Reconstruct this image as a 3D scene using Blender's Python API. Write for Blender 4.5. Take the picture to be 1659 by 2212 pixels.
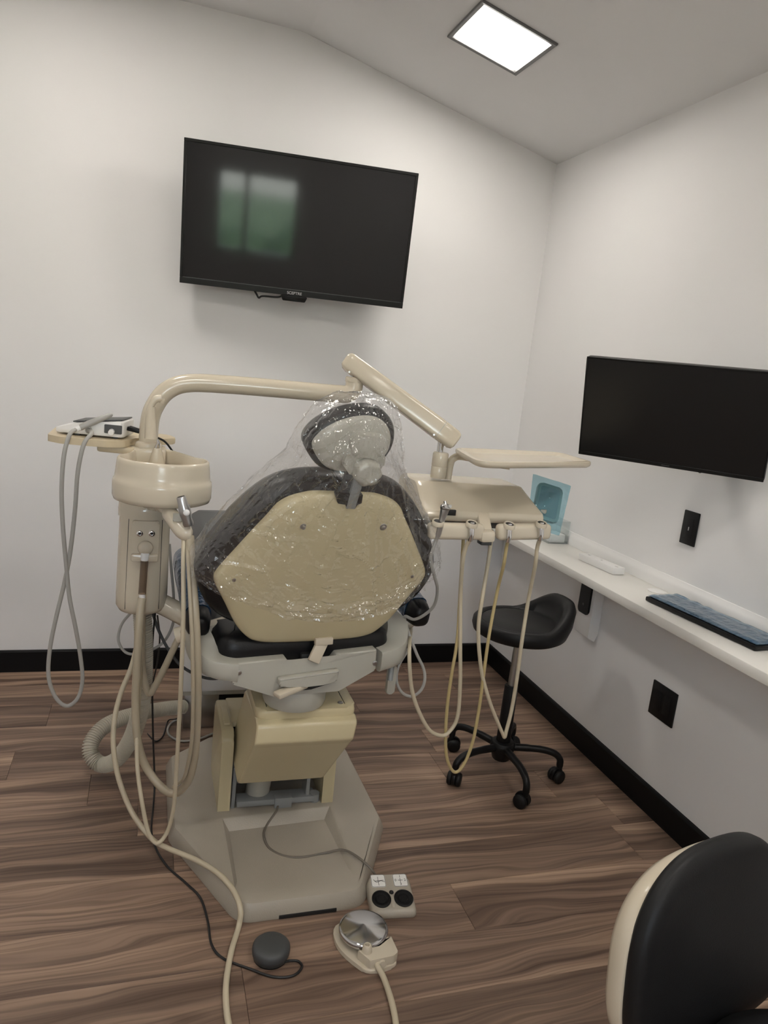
import bpy, bmesh, math, random
from mathutils import Vector, Matrix, noise
random.seed(7)
for o in list(bpy.data.objects): bpy.data.objects.remove(o)
scene = bpy.context.scene
col = scene.collection
R = math.radians
V = Vector

# ------------------------------------------------------------------ camera
FPX, IW, IH = 1577.08, 1659.0, 2212.0
CAM = V((-1.7443, -3.2412, 1.4324)); YAW, PITCH, ROLL = 0.3246, 0.1919, 0.1088
fw = V((math.sin(YAW)*math.cos(PITCH), math.cos(YAW)*math.cos(PITCH), -math.sin(PITCH)))
r0 = V((math.cos(YAW), -math.sin(YAW), 0)); u0 = r0.cross(fw)
cr = r0*math.cos(ROLL) + u0*math.sin(ROLL); cu = -r0*math.sin(ROLL) + u0*math.cos(ROLL)
cd = bpy.data.cameras.new('camera'); cam = bpy.data.objects.new('camera', cd); col.objects.link(cam)
cd.sensor_fit = 'HORIZONTAL'; cd.sensor_width = 36.0; cd.lens = FPX/IW*36.0; cd.clip_start = 0.05
cam.matrix_world = Matrix(((cr.x, cu.x, -fw.x, CAM.x), (cr.y, cu.y, -fw.y, CAM.y), (cr.z, cu.z, -fw.z, CAM.z), (0, 0, 0, 1)))
scene.camera = cam

# ------------------------------------------------------------------ world, exposure, lamp strength
scene.view_settings.view_transform = 'Standard'; scene.view_settings.look = 'None'
scene.view_settings.gamma = 1.0; scene.view_settings.use_curve_mapping = False
scene.view_settings.exposure = 0.0
PANEL = 43.0            # emission of the LED ceiling panels
PANEL_COL = (1.0, 0.945, 0.87, 1)
world = bpy.data.worlds.new('sky'); scene.world = world; world.use_nodes = True
wn = world.node_tree.nodes; wl = world.node_tree.links
sky = wn.new('ShaderNodeTexSky'); sky.sky_type = 'NISHITA'; sky.sun_elevation = R(38); sky.sun_rotation = R(40); sky.sun_disc = False
wn['Background'].inputs['Strength'].default_value = 3.6
ds_ = wn.new('ShaderNodeHueSaturation'); ds_.inputs['Saturation'].default_value = .45      # thin overcast
wl.new(sky.outputs[0], ds_.inputs['Color']); wl.new(ds_.outputs[0], wn['Background'].inputs['Color'])

# ------------------------------------------------------------------ measuring: a point of the photograph at a known depth
def ray(x, y): return fw + cr*((x-IW/2)/FPX) - cu*((y-IH/2)/FPX)
def Yp(x, y, v): d = ray(x, y); return CAM + d*((v-CAM.y)/d.y)
def Zp(x, y, v): d = ray(x, y); return CAM + d*((v-CAM.z)/d.z)
def Xp(x, y, v): d = ray(x, y); return CAM + d*((v-CAM.x)/d.x)

# ------------------------------------------------------------------ materials
MATS = {}
def nd(nt, t, **k):
    n = nt.nodes.new(t)
    for a, b in k.items(): setattr(n, a, b)
    return n
def mat(name, c, rough=.5, metal=0.0, var=.06, vscale=6.0, bump=0.0, bscale=60.0, spec=.5, coat=0.0):
    if name in MATS: return MATS[name]
    m = bpy.data.materials.new(name); m.use_nodes = True; nt = m.node_tree
    b = nt.nodes['Principled BSDF']
    tc = nd(nt, 'ShaderNodeTexCoord'); nz = nd(nt, 'ShaderNodeTexNoise'); nz.inputs['Scale'].default_value = vscale; nz.inputs['Detail'].default_value = 4
    nt.links.new(tc.outputs['Object'], nz.inputs['Vector'])
    rp = nd(nt, 'ShaderNodeValToRGB')
    rp.color_ramp.elements[0].position = .3; rp.color_ramp.elements[1].position = .7
    rp.color_ramp.elements[0].color = tuple(x*(1-var) for x in c[:3])+(1,)
    rp.color_ramp.elements[1].color = tuple(min(1, x*(1+var)) for x in c[:3])+(1,)
    nt.links.new(nz.outputs['Fac'], rp.inputs['Fac']); nt.links.new(rp.outputs['Color'], b.inputs['Base Color'])
    b.inputs['Roughness'].default_value = rough; b.inputs['Metallic'].default_value = metal
    b.inputs['Specular IOR Level'].default_value = spec; b.inputs['Coat Weight'].default_value = coat
    if bump:
        n2 = nd(nt, 'ShaderNodeTexNoise'); n2.inputs['Scale'].default_value = bscale; n2.inputs['Detail'].default_value = 3
        nt.links.new(tc.outputs['Object'], n2.inputs['Vector'])
        bp = nd(nt, 'ShaderNodeBump'); bp.inputs['Strength'].default_value = bump; bp.inputs['Distance'].default_value = .002
        nt.links.new(n2.outputs['Fac'], bp.inputs['Height']); nt.links.new(bp.outputs['Normal'], b.inputs['Normal'])
    MATS[name] = m; return m
def film(name, tint, gloss=.12, haze=.06, hazecol=(.8, .8, .8), rough=.08, bscale=25.0):
    """thin clear plastic: lets light straight through, reflects by angle, a little milky"""
    m = bpy.data.materials.new(name); m.use_nodes = True; nt = m.node_tree; nt.nodes.remove(nt.nodes['Principled BSDF'])
    out = nt.nodes['Material Output']
    tr = nd(nt, 'ShaderNodeBsdfTransparent'); tr.inputs['Color'].default_value = tuple(tint)+(1,)
    gl = nd(nt, 'ShaderNodeBsdfGlossy'); gl.inputs['Roughness'].default_value = rough; gl.inputs['Color'].default_value = (1, 1, 1, 1)
    df = nd(nt, 'ShaderNodeBsdfDiffuse'); df.inputs['Color'].default_value = tuple(hazecol)+(1,)
    m1 = nd(nt, 'ShaderNodeMixShader'); m1.inputs[0].default_value = haze
    nt.links.new(tr.outputs[0], m1.inputs[1]); nt.links.new(df.outputs[0], m1.inputs[2])
    lw = nd(nt, 'ShaderNodeLayerWeight'); lw.inputs['Blend'].default_value = .5
    fr = nd(nt, 'ShaderNodeMath', operation='POWER'); fr.inputs[1].default_value = 3.0; nt.links.new(lw.outputs['Facing'], fr.inputs[0])
    mm = nd(nt, 'ShaderNodeMath', operation='MULTIPLY_ADD'); mm.inputs[1].default_value = .6; mm.inputs[2].default_value = .025+gloss*.08
    nt.links.new(fr.outputs[0], mm.inputs[0])
    m2 = nd(nt, 'ShaderNodeMixShader'); nt.links.new(mm.outputs[0], m2.inputs[0]); nt.links.new(m1.outputs[0], m2.inputs[1]); nt.links.new(gl.outputs[0], m2.inputs[2])
    tc = nd(nt, 'ShaderNodeTexCoord'); nz = nd(nt, 'ShaderNodeTexNoise'); nz.inputs['Scale'].default_value = bscale; nz.inputs['Detail'].default_value = 2
    bp = nd(nt, 'ShaderNodeBump'); bp.inputs['Strength'].default_value = .5; bp.inputs['Distance'].default_value = .006
    nt.links.new(tc.outputs['Object'], nz.inputs['Vector']); nt.links.new(nz.outputs['Fac'], bp.inputs['Height'])
    nt.links.new(bp.outputs['Normal'], gl.inputs['Normal']); nt.links.new(bp.outputs['Normal'], lw.inputs['Normal'])
    nt.links.new(m2.outputs[0], out.inputs['Surface']); MATS[name] = m; return m
def emit(name, c, s):
    m = bpy.data.materials.new(name); m.use_nodes = True; nt = m.node_tree; nt.nodes.remove(nt.nodes['Principled BSDF'])
    e = nd(nt, 'ShaderNodeEmission'); e.inputs['Color'].default_value = c; e.inputs['Strength'].default_value = s
    nt.links.new(e.outputs[0], nt.nodes['Material Output'].inputs['Surface']); MATS[name] = m; return m

WALL = mat('wall_paint', (.80, .79, .785), .75, var=.012, vscale=2, bump=.05, bscale=220)
CEIL = mat('ceiling_paint', (.78, .775, .775), .85, var=.01, vscale=2, bump=.05, bscale=200)
BLACKTRIM = mat('black_gloss_trim', (.004, .004, .0045), .5, var=.1, spec=.2)
CREAM = mat('cream_plastic', (.61, .54, .425), .17, var=.02, spec=.5)
CREAM2 = mat('yellowed_plastic', (.58, .50, .32), .24, var=.04, vscale=4)
PALE = mat('pale_grey_plastic', (.42, .405, .35), .30, var=.03)
TAUPE = mat('taupe_base_enamel', (.385, .345, .285), .36, var=.04, vscale=5, bump=.25, bscale=260)
BLACKVINYL = mat('black_vinyl', (.008, .008, .009), .36, var=.15, bump=.15, bscale=300, spec=.32)
BLACKSOFT = mat('black_leatherette', (.007, .007, .0075), .46, var=.15, bump=.12, bscale=400, spec=.28)
BLACKPL = mat('black_plastic', (.006, .006, .0065), .4, var=.1, spec=.28)
DARKGREY = mat('dark_grey_plastic', (.06, .063, .065), .45, var=.08)
CHROME = mat('chrome', (.72, .72, .73), .08, 1.0, var=.03)
STEEL = mat('brushed_steel', (.48, .48, .48), .28, 1.0, var=.05)
GREYMETAL = mat('grey_painted_metal', (.27, .28, .28), .42, .2, var=.06)
WHITE = mat('white_laminate', (.80, .78, .735), .3, var=.01)
WHITEPL = mat('white_plastic', (.79, .78, .765), .35, var=.01)
WOODTRAY = mat('maple_tray', (.60, .50, .34), .4, var=.08, vscale=9)
HOSEGREY = mat('grey_silicone_hose', (.37, .36, .335), .45, var=.05)
HOSECREAM = mat('cream_vinyl_hose', (.56, .49, .36), .38, var=.06)
HOSETAN = mat('tan_vinyl_hose', (.44, .38, .28), .3, var=.06)
HOSEYEL = mat('yellowed_vinyl_hose', (.50, .40, .20), .35, var=.06)
HOSEWHITE = mat('corrugated_hose_plastic', (.58, .54, .45), .5, var=.06)
BLACKCABLE = mat('black_cable', (.012, .012, .013), .45, var=.1)
FRAMEGREY = mat('lamp_frame_metal', (.14, .14, .14), .4, .3, var=.03)
SCREEN = mat('tv_screen_glass', (.006, .006, .0065), .065, var=.02, spec=.45)
SCREEN2 = mat('matte_screen', (.007, .007, .0075), .32, var=.02, spec=.35)
BEZEL = mat('tv_bezel', (.008, .008, .008), .38, var=.1, spec=.25)
INK = mat('black_ink', (.01, .01, .01), .6, var=.02)
GREYINK = mat('grey_lettering', (.55, .55, .55), .5, var=.02)
LABELW = mat('label_white', (.78, .77, .74), .5, var=.02)
BLUEFILM = film('blue_barrier_film', (.12, .27, .48), .25, .42, (.035, .12, .27), .10, 60)
SKYFILM = film('sky_blue_barrier_film', (.50, .72, .80), .2, .18, (.25, .55, .66), .08, 45)
CLEARFILM = film('clear_plastic_film', (.985, .985, .985), .55, .022, (.85, .85, .85), .08, 70)
ACRYLIC = film('clear_acrylic', (.93, .95, .95), .2, .05, (.8, .8, .8), .05, 2)
GLASSTUBE = film('smoked_glass', (.55, .47, .38), .2, .15, (.3, .25, .2), .05, 4)
LAWN = mat('lawn_grass', (.20, .29, .13), .9, var=.4, vscale=1.5)
LEAF = mat('hedge_leaves', (.10, .17, .08), .8, var=.5, vscale=8)
def wood():
    m = bpy.data.materials.new('walnut_vinyl_plank'); m.use_nodes = True; nt = m.node_tree; b = nt.nodes['Principled BSDF']; L = nt.links.new
    tc = nd(nt, 'ShaderNodeTexCoord'); oi = nd(nt, 'ShaderNodeObjectInfo')
    off = nd(nt, 'ShaderNodeVectorMath', operation='SCALE'); cmb = nd(nt, 'ShaderNodeCombineXYZ'); cmb.inputs[0].default_value = 13; cmb.inputs[1].default_value = 7; cmb.inputs[2].default_value = 29
    L(cmb.outputs[0], off.inputs[0]); L(oi.outputs['Random'], off.inputs['Scale'])
    ad = nd(nt, 'ShaderNodeVectorMath', operation='ADD'); L(tc.outputs['Object'], ad.inputs[0]); L(off.outputs[0], ad.inputs[1])
    # slow sideways drift of the grain so that it runs in long waves and cathedral points
    dm = nd(nt, 'ShaderNodeMapping'); dm.inputs['Scale'].default_value = (1.5, 5.5, 5.5); L(ad.outputs[0], dm.inputs['Vector'])
    dn = nd(nt, 'ShaderNodeTexNoise'); dn.inputs['Scale'].default_value = 1.0; dn.inputs['Detail'].default_value = 2; L(dm.outputs[0], dn.inputs['Vector'])
    ds = nd(nt, 'ShaderNodeMath', operation='MULTIPLY_ADD'); ds.inputs[1].default_value = .16; ds.inputs[2].default_value = -.08; L(dn.outputs['Fac'], ds.inputs[0])
    dc = nd(nt, 'ShaderNodeCombineXYZ'); L(ds.outputs[0], dc.inputs[1])
    dv_ = nd(nt, 'ShaderNodeVectorMath', operation='ADD'); L(ad.outputs[0], dv_.inputs[0]); L(dc.outputs[0], dv_.inputs[1])
    mp = nd(nt, 'ShaderNodeMapping'); mp.inputs['Scale'].default_value = (.55, 17, 9); L(dv_.outputs[0], mp.inputs['Vector'])
    wv = nd(nt, 'ShaderNodeTexNoise'); wv.inputs['Scale'].default_value = 1.0; wv.inputs['Detail'].default_value = 3; wv.inputs['Roughness'].default_value = .55; L(mp.outputs[0], wv.inputs['Vector'])
    mp2 = nd(nt, 'ShaderNodeMapping'); mp2.inputs['Scale'].default_value = (1.3, 105, 20); L(dv_.outputs[0], mp2.inputs['Vector'])
    fine = nd(nt, 'ShaderNodeTexNoise'); fine.inputs['Scale'].default_value = 1.3; fine.inputs['Detail'].default_value = 4; L(mp2.outputs[0], fine.inputs['Vector'])
    rp = nd(nt, 'ShaderNodeValToRGB'); e = rp.color_ramp.elements
    e[0].position = .28; e[0].color = (.098, .064, .048, 1); e[1].position = .74; e[1].color = (.47, .335, .225, 1)
    for p_, c_ in ((.40, (.148, .098, .072, 1)), (.48, (.205, .140, .105, 1)), (.56, (.285, .195, .140, 1)), (.63, (.34, .238, .175, 1))): x = e.new(p_); x.color = c_
    L(wv.outputs['Fac'], rp.inputs['Fac'])
    rp2 = nd(nt, 'ShaderNodeValToRGB'); e2 = rp2.color_ramp.elements; e2[0].position = .36; e2[0].color = (.58, .55, .53, 1); e2[1].position = .56; e2[1].color = (1.08, 1.06, 1.05, 1); L(fine.outputs['Fac'], rp2.inputs['Fac'])
    mx = nd(nt, 'ShaderNodeMix', data_type='RGBA', blend_type='MULTIPLY'); mx.inputs[0].default_value = .8; L(rp.outputs[0], mx.inputs[6]); L(rp2.outputs[0], mx.inputs[7])
    # knots
    vo = nd(nt, 'ShaderNodeTexVoronoi'); vo.inputs['Scale'].default_value = 1.0
    mp3 = nd(nt, 'ShaderNodeMapping'); mp3.inputs['Scale'].default_value = (2.4, 7.5, 4); L(ad.outputs[0], mp3.inputs['Vector']); L(mp3.outputs[0], vo.inputs['Vector'])
    kr = nd(nt, 'ShaderNodeValToRGB'); ke = kr.color_ramp.elements; ke[0].position = .02; ke[0].color = (.45, .42, .4, 1); ke[1].position = .15; ke[1].color = (1, 1, 1, 1); L(vo.outputs['Distance'], kr.inputs['Fac'])
    mx2 = nd(nt, 'ShaderNodeMix', data_type='RGBA', blend_type='MULTIPLY'); mx2.inputs[0].default_value = .6; L(mx.outputs[2], mx2.inputs[6]); L(kr.outputs[0], mx2.inputs[7])
    hs = nd(nt, 'ShaderNodeHueSaturation'); mr = nd(nt, 'ShaderNodeMapRange'); mr.inputs['To Min'].default_value = .95; mr.inputs['To Max'].default_value = 1.22
    L(oi.outputs['Random'], mr.inputs['Value']); L(mr.outputs[0], hs.inputs['Value']); L(mx2.outputs[2], hs.inputs['Color']); L(hs.outputs[0], b.inputs['Base Color'])
    b.inputs['Roughness'].default_value = .46; b.inputs['Specular IOR Level'].default_value = .35
    bp = nd(nt, 'ShaderNodeBump'); bp.inputs['Strength'].default_value = .15; bp.inputs['Distance'].default_value = .001; L(fine.outputs['Fac'], bp.inputs['Height']); L(bp.outputs[0], b.inputs['Normal'])
    return m
WOOD = wood()

# ------------------------------------------------------------------ mesh helpers
def smooth_path(pts, n=8):
    P = [V(p) for p in pts]; out = []
    for i in range(len(P)-1):
        a = P[i-1] if i > 0 else P[0]*2-P[1]; b, c = P[i], P[i+1]; d = P[i+2] if i+2 < len(P) else P[-1]*2-P[-2]
        for k in range(n):
            t = k/n; out.append(.5*((2*b)+(c-a)*t+(2*a-5*b+4*c-d)*t*t+(3*b-a-3*c+d)*t**3))
    out.append(P[-1]); return out
def roundpoly(pts, rad, seg=5):
    out = []; n = len(pts)
    for i in range(n):
        p = V(pts[i]); a = (V(pts[i-1])-p); b = (V(pts[(i+1) % n])-p); r = rad[i] if isinstance(rad, (list, tuple)) else rad
        la, lb = a.length, b.length; a.normalize(); b.normalize()
        ang = a.angle(b); d = min(r/max(math.tan(ang/2), 1e-4), la*.48, lb*.48)
        p0 = p+a*d; p1 = p+b*d
        for k in range(seg+1):
            t = k/seg; out.append(p0*(1-t)**2+p*2*t*(1-t)+p1*t*t)
    return out
class MB:
    def __init__(s): s.v = []; s.f = []
    def add(s, bm, M=None):
        o = len(s.v); bm.verts.index_update()
        for v in bm.verts: s.v.append((M @ v.co) if M else v.co.copy())
        for f in bm.faces: s.f.append([o+v.index for v in f.verts])
        bm.free(); return s
    def raw(s, vs, fs):
        o = len(s.v); s.v += [V(v) for v in vs]; s.f += [[o+i for i in f] for f in fs]; return s
    def box(s, c, d, bev=0.0, rot=None, seg=2):
        bm = bmesh.new(); bmesh.ops.create_cube(bm, size=1); bmesh.ops.scale(bm, vec=V(d), verts=bm.verts)
        if bev: bmesh.ops.bevel(bm, geom=list(bm.edges), offset=bev, segments=seg, profile=.5, affect='EDGES')
        M = Matrix.Translation(V(c)) @ (rot.to_4x4() if rot else Matrix())
        return s.add(bm, M)
    def obox(s, a, b, w, h, bev=0.0, up=V((0, 0, 1)), seg=2):
        """bar from a to b, w across, h along up"""
        a, b = V(a), V(b); y = (b-a).normalized(); x = y.cross(up).normalized(); z = x.cross(y)
        return s.box((a+b)/2, (w, (b-a).length, h), bev, Matrix((x, y, z)).transposed(), seg)
    def prism(s, poly, o, ex, ey, d0, d1, bev=0.0, seg=2):
        """polygon in the plane (ex, ey) at o, extruded along ex x ey from d0 to d1"""
        ex, ey, o = V(ex).normalized(), V(ey).normalized(), V(o); ez = ex.cross(ey)
        bm = bmesh.new(); n = len(poly)
        lo = [bm.verts.new(o+ex*p[0]+ey*p[1]+ez*d0) for p in poly]; hi = [bm.verts.new(o+ex*p[0]+ey*p[1]+ez*d1) for p in poly]
        bm.faces.new(lo[::-1]); t = bm.faces.new(hi)
        for i in range(n): bm.faces.new((lo[i], lo[(i+1) % n], hi[(i+1) % n], hi[i]))
        if bev:
            ed = [e for e in bm.edges if not (e.verts[0] in lo) == (e.verts[1] in hi)] if n > 12 else list(bm.edges)
            if n > 12: ed = [e for e in bm.edges if all(v in hi for v in e.verts) or all(v in lo for v in e.verts)]
            bmesh.ops.bevel(bm, geom=ed, offset=bev, segments=seg, profile=.5, affect='EDGES')
        return s.add(bm)
    def loft(s, rings, cap0=True, cap1=True, closed=True):
        o = len(s.v); n = len(rings[0])
        for r in rings: s.v += [V(p) for p in r]
        for i in range(len(rings)-1):
            for j in range(n if closed else n-1):
                k = (j+1) % n; s.f.append([o+i*n+j, o+i*n+k, o+(i+1)*n+k, o+(i+1)*n+j])
        if cap0: s.f.append([o+j for j in range(n)][::-1])
        if cap1: s.f.append([o+(len(rings)-1)*n+j for j in range(n)])
        return s
    def tube(s, pts, r, n=10, caps=True):
        P = [V(p) for p in pts]; rings = []; t = (P[1]-P[0]).normalized()
        x = t.orthogonal().normalized()
        for i, p in enumerate(P):
            t2 = (P[min(i+1, len(P)-1)]-P[max(i-1, 0)]).normalized()
            x = (x-t2*x.dot(t2)).normalized(); y = t2.cross(x); rr = r[i] if isinstance(r, (list, tuple)) else r
            rings.append([p+(x*math.cos(2*math.pi*k/n)+y*math.sin(2*math.pi*k/n))*rr for k in range(n)])
        return s.loft(rings, caps, caps)
    def hose(s, pts, r, n=10, sub=8): return s.tube(smooth_path(pts, sub), r, n)
    def cyl(s, a, b, r0, r1=None, n=24, bev=0.0):
        a, b = V(a), V(b); r1 = r0 if r1 is None else r1
        if bev:
            d = (b-a).normalized()
            return s.tube([a, a+d*1e-5, a+d*bev*.3, a+d*bev, b-d*bev, b-d*bev*.3, b-d*1e-5, b], [r0-bev, r0-bev, r0-bev*.3, r0, r1, r1-bev*.3, r1-bev, r1-bev], n)
        return s.tube([a, b], [r0, r1], n)
    def lathe(s, prof, o, axis=(0, 0, 1), n=32):
        o = V(o); a = V(axis).normalized(); x = a.orthogonal().normalized(); y = a.cross(x)
        rings = [[o+a*z+(x*math.cos(2*math.pi*k/n)+y*math.sin(2*math.pi*k/n))*max(r, 1e-5) for k in range(n)] for r, z in prof]
        return s.loft(rings)
    def puff(s, outline, o, ex, ey, spec, n0=None):
        """outline in plane; spec = list of (inset, scale, depth) rings"""
        o, ex, ey = V(o), V(ex), V(ey); ez = ex.cross(ey); P = [V((p[0], p[1])) for p in outline]; n = len(P)
        c = sum(P, V((0, 0)))/n; area = sum(P[i].x*P[(i+1) % n].y-P[(i+1) % n].x*P[i].y for i in range(n))
        N = []
        for i in range(n):
            t = (P[(i+1) % n]-P[i-1]); m = V((-t.y, t.x)); m.normalize(); N.append(m if area > 0 else -m)
        rings = []
        for ins, sc, d in spec:
            rings.append([o+ex*q.x+ey*q.y+ez*d for q in [c+(P[i]+N[i]*ins-c)*sc for i in range(n)]])
        return s.loft(rings)
    def sphere(s, c, r, sc=(1, 1, 1), n=16):
        bm = bmesh.new(); bmesh.ops.create_uvsphere(bm, u_segments=n, v_segments=max(6, n//2), radius=r)
        bmesh.ops.scale(bm, vec=V(sc), verts=bm.verts); return s.add(bm, Matrix.Translation(V(c)))
    def build(s, name, m, root=None, flat=False, ang=38, sub=0):
        me = bpy.data.meshes.new(name)
        base = root_world(root)
        me.from_pydata([tuple(v-base) for v in s.v], [], s.f); me.validate()
        bm = bmesh.new(); bm.from_mesh(me); bmesh.ops.remove_doubles(bm, verts=bm.verts, dist=1e-6); bmesh.ops.recalc_face_normals(bm, faces=bm.faces); bm.to_mesh(me); bm.free()
        if not flat:
            for p in me.polygons: p.use_smooth = True
            me.set_sharp_from_angle(angle=R(ang))
        me.materials.append(m)
        ob = bpy.data.objects.new(name, me); col.objects.link(ob); ob.parent = root
        return ob
WORLDLOC = {}
def root_world(root):
    p = V((0, 0, 0))
    while root is not None: p += root.location; root = root.parent
    return p
def tag(o, label, cat, group=None):
    o['label'] = label; o['category'] = cat
    if group: o['group'] = group
    return o
def thing(name, label, cat, loc, group=None):
    o = bpy.data.objects.new(name, None); col.objects.link(o); o.location = V(loc); o.empty_display_size = .05
    return tag(o, label, cat, group)
def struct(o): o['kind'] = 'structure'; return o
def single(mb, name, m, loc, label, cat, group=None, **k):
    """one-mesh thing whose origin sits at loc"""
    loc = V(loc); mb.v = [v-loc for v in mb.v]; o = mb.build(name, m, None, **k); o.location = loc
    return tag(o, label, cat, group)
def text_mesh(body, name, size, M, m, root, ext=.0004, align='CENTER'):
    cu_ = bpy.data.curves.new(name, 'FONT'); cu_.body = body; cu_.size = size; cu_.extrude = ext; cu_.align_x = align; cu_.align_y = 'CENTER'
    t = bpy.data.objects.new(name+'_curve', cu_); col.objects.link(t)
    me = bpy.data.meshes.new_from_object(t.evaluated_get(bpy.context.evaluated_depsgraph_get())); bpy.data.objects.remove(t); bpy.data.curves.remove(cu_)
    base = root_world(root)
    for v in me.vertices: v.co = (M @ v.co)-base
    me.materials.clear(); me.materials.append(m); me.name = name
    o = bpy.data.objects.new(name, me); col.objects.link(o); o.parent = root; return o

# ------------------------------------------------------------------ the room
HE, HR, XR = 2.44, 2.7232, -1.2155      # eave height at the right wall, flat ceiling height, where slope meets flat
XL, YB, T = -3.25, -5.0, .12             # left wall, rear wall
slab = MB().box(((XL)/2, YB/2, -.03), (-XL+.2, -YB+.2, .04)); FLOOR = struct(slab.build('floor', DARKGREY, None, flat=True))
FLOOR['label'] = 'dark walnut vinyl plank floor'
PW, Y0 = .1765, -.857
seams = {0: [-1.872], -1: [-2.13, -.62], 2: [-.135, -1.62], 1: [-.29, -1.72], 4: [-.856], 5: [-1.475]}
k = -6
while True:
    ya, yb = Y0-PW*k, Y0-PW*(k+1); k0 = k; k += 1
    if ya <= YB: break
    ya, yb = min(ya, -.001), max(yb, YB+.001)
    if ya-yb < .01: continue
    xs = seams.get(k0, [-.15-random.random()*1.05])[:]
    xs.sort(reverse=True)
    while xs[-1] > XL+.3: xs.append(xs[-1]-1.22)
    while xs[0] < -1.22: xs.insert(0, xs[0]+1.22)
    cuts = [-.001]+[x for x in xs if -.02 > x > XL+.05]+[XL+.001]
    for a, b in zip(cuts[:-1], cuts[1:]):
        cx, cy = (a+b)/2, (ya+yb)/2; mb = MB().box((0, 0, -.005), (a-b-.0007, ya-yb-.0007, .01), .0009, seg=1)
        pl = mb.build('plank', WOOD, FLOOR, flat=True); pl.location = (cx, cy, 0)
# walls
wb = MB().prism([(XL-T, -.03), (T, -.03), (T, HE-.0), (0, HE), (XR, HR), (XL-T, HR)], (0, T, 0), (1, 0, 0), (0, 0, 1), 0, T)
struct(wb.build('wall_back', WALL, None, flat=True))['label'] = 'smooth white painted back wall'
struct(MB().box((T/2, YB/2, HE/2-.015), (T, -YB, HE+.03)).build('wall_right', WALL, None, flat=True))['label'] = 'smooth white painted right wall'
struct(MB().box((XL-T/2, YB/2, HR/2-.015), (T, -YB, HR+.03)).build('wall_left', WALL, None, flat=True))['label'] = 'white painted left wall'
WX0, WX1, WZ0, WZ1 = -2.42, -1.60, 1.30, 2.08
rw = MB()
rw.prism([(XL-T, -.03), (WX0, -.03), (WX0, HR), (XL-T, HR)], (0, YB, 0), (1, 0, 0), (0, 0, 1), 0, T)
rw.prism([(WX1, -.03), (T, -.03), (T, HE), (0, HE), (XR, HR), (WX1, HR)], (0, YB, 0), (1, 0, 0), (0, 0, 1), 0, T)
rw.box(((WX0+WX1)/2, YB-T/2, (WZ0-.03)/2), (WX1-WX0, T, WZ0+.03)).box(((WX0+WX1)/2, YB-T/2, (WZ1+HR)/2), (WX1-WX0, T, HR-WZ1))
struct(rw.build('wall_rear', WALL, None, flat=True))['label'] = 'white painted rear wall with a window'
win = struct(bpy.data.objects.new('window_1', None)); col.objects.link(win); win.location = (-2.01, YB-.06, WZ0); win['label'] = 'two-light window in the rear wall'
f = MB(); wc = (WX0+WX1)/2
for x, w in ((WX0+.02, .04), (WX1-.02, .04), (WX0+.30, .05)): f.box((x, YB-.06, (WZ0+WZ1)/2), (w, .07, WZ1-WZ0), .004)
for z in (WZ0+.02, WZ1-.02): f.box((wc, YB-.06, z), (WX1-WX0, .07, .04), .004)
f.build('window_frame', WHITEPL, win)
for a, b in ((WX0+.04, WX0+.275), (WX0+.325, WX1-.04)): MB().box(((a+b)/2, YB-.07, (WZ0+WZ1)/2), (b-a, .006, WZ1-WZ0-.08)).build('pane', ACRYLIC, win, flat=True)
cl = MB().prism([(XL-T, HR), (XR-.02, HR), (XR+.02, HR-.004), (0, HE), (T, HE-.028), (T, HR+.15), (XL-T, HR+.15)], (0, T, 0), (1, 0, 0), (0, 0, 1), 0, -YB+2*T)
struct(cl.build('ceiling', CEIL, None, flat=True))['label'] = 'grey white ceiling, flat then sloping down to the right wall'
BH = .0954
def base(name, a, b, nrm):
    a, b, nrm = V(a), V(b), V(nrm); m = MB(); u = (b-a)
    prof = [(0, 0), (.015, 0), (.015, BH-.006), (.010, BH), (0, BH)]
    m.loft([[p+nrm*q[0]+V((0, 0, q[1])) for q in prof] for p in (a, b)]); return struct(m.build(name, BLACKTRIM, None, flat=True))
base('baseboard_back', (XL, 0, .0005), (-.0155, 0, .0005), (0, -1, 0)); base('baseboard_right', (0, 0, .0005), (0, YB, .0005), (-1, 0, 0))
base('baseboard_left', (XL, YB, .0005), (XL, -.0155, .0005), (1, 0, 0)); base('baseboard_rear', (XL+.0155, YB, .0005), (-.0155, YB, .0005), (0, 1, 0))
# outside the window
lawn = MB().box((-2, -40, -.5), (90, 69, .1)).build('lawn', LAWN, None, flat=True); lawn['kind'] = 'stuff'; lawn['label'] = 'sunlit green lawn outside the window'; lawn['category'] = 'lawn'
m = MB()
for i in range(9): m.sphere((-9+i*1.7, -16, .05), .95, (1.1, .7, .75+.2*math.sin(i*2.1)), 16)
for v in m.v:
    v += V((noise.noise(v*1.7), noise.noise(v*1.7+V((9, 0, 0))), noise.noise(v*1.7+V((0, 9, 0)))))*.2; v.z = max(v.z, -.445)
single(m, 'hedge', LEAF, (-2, -16, -.445), 'low clipped green hedge on the lawn outside the window', 'hedge')

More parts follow.
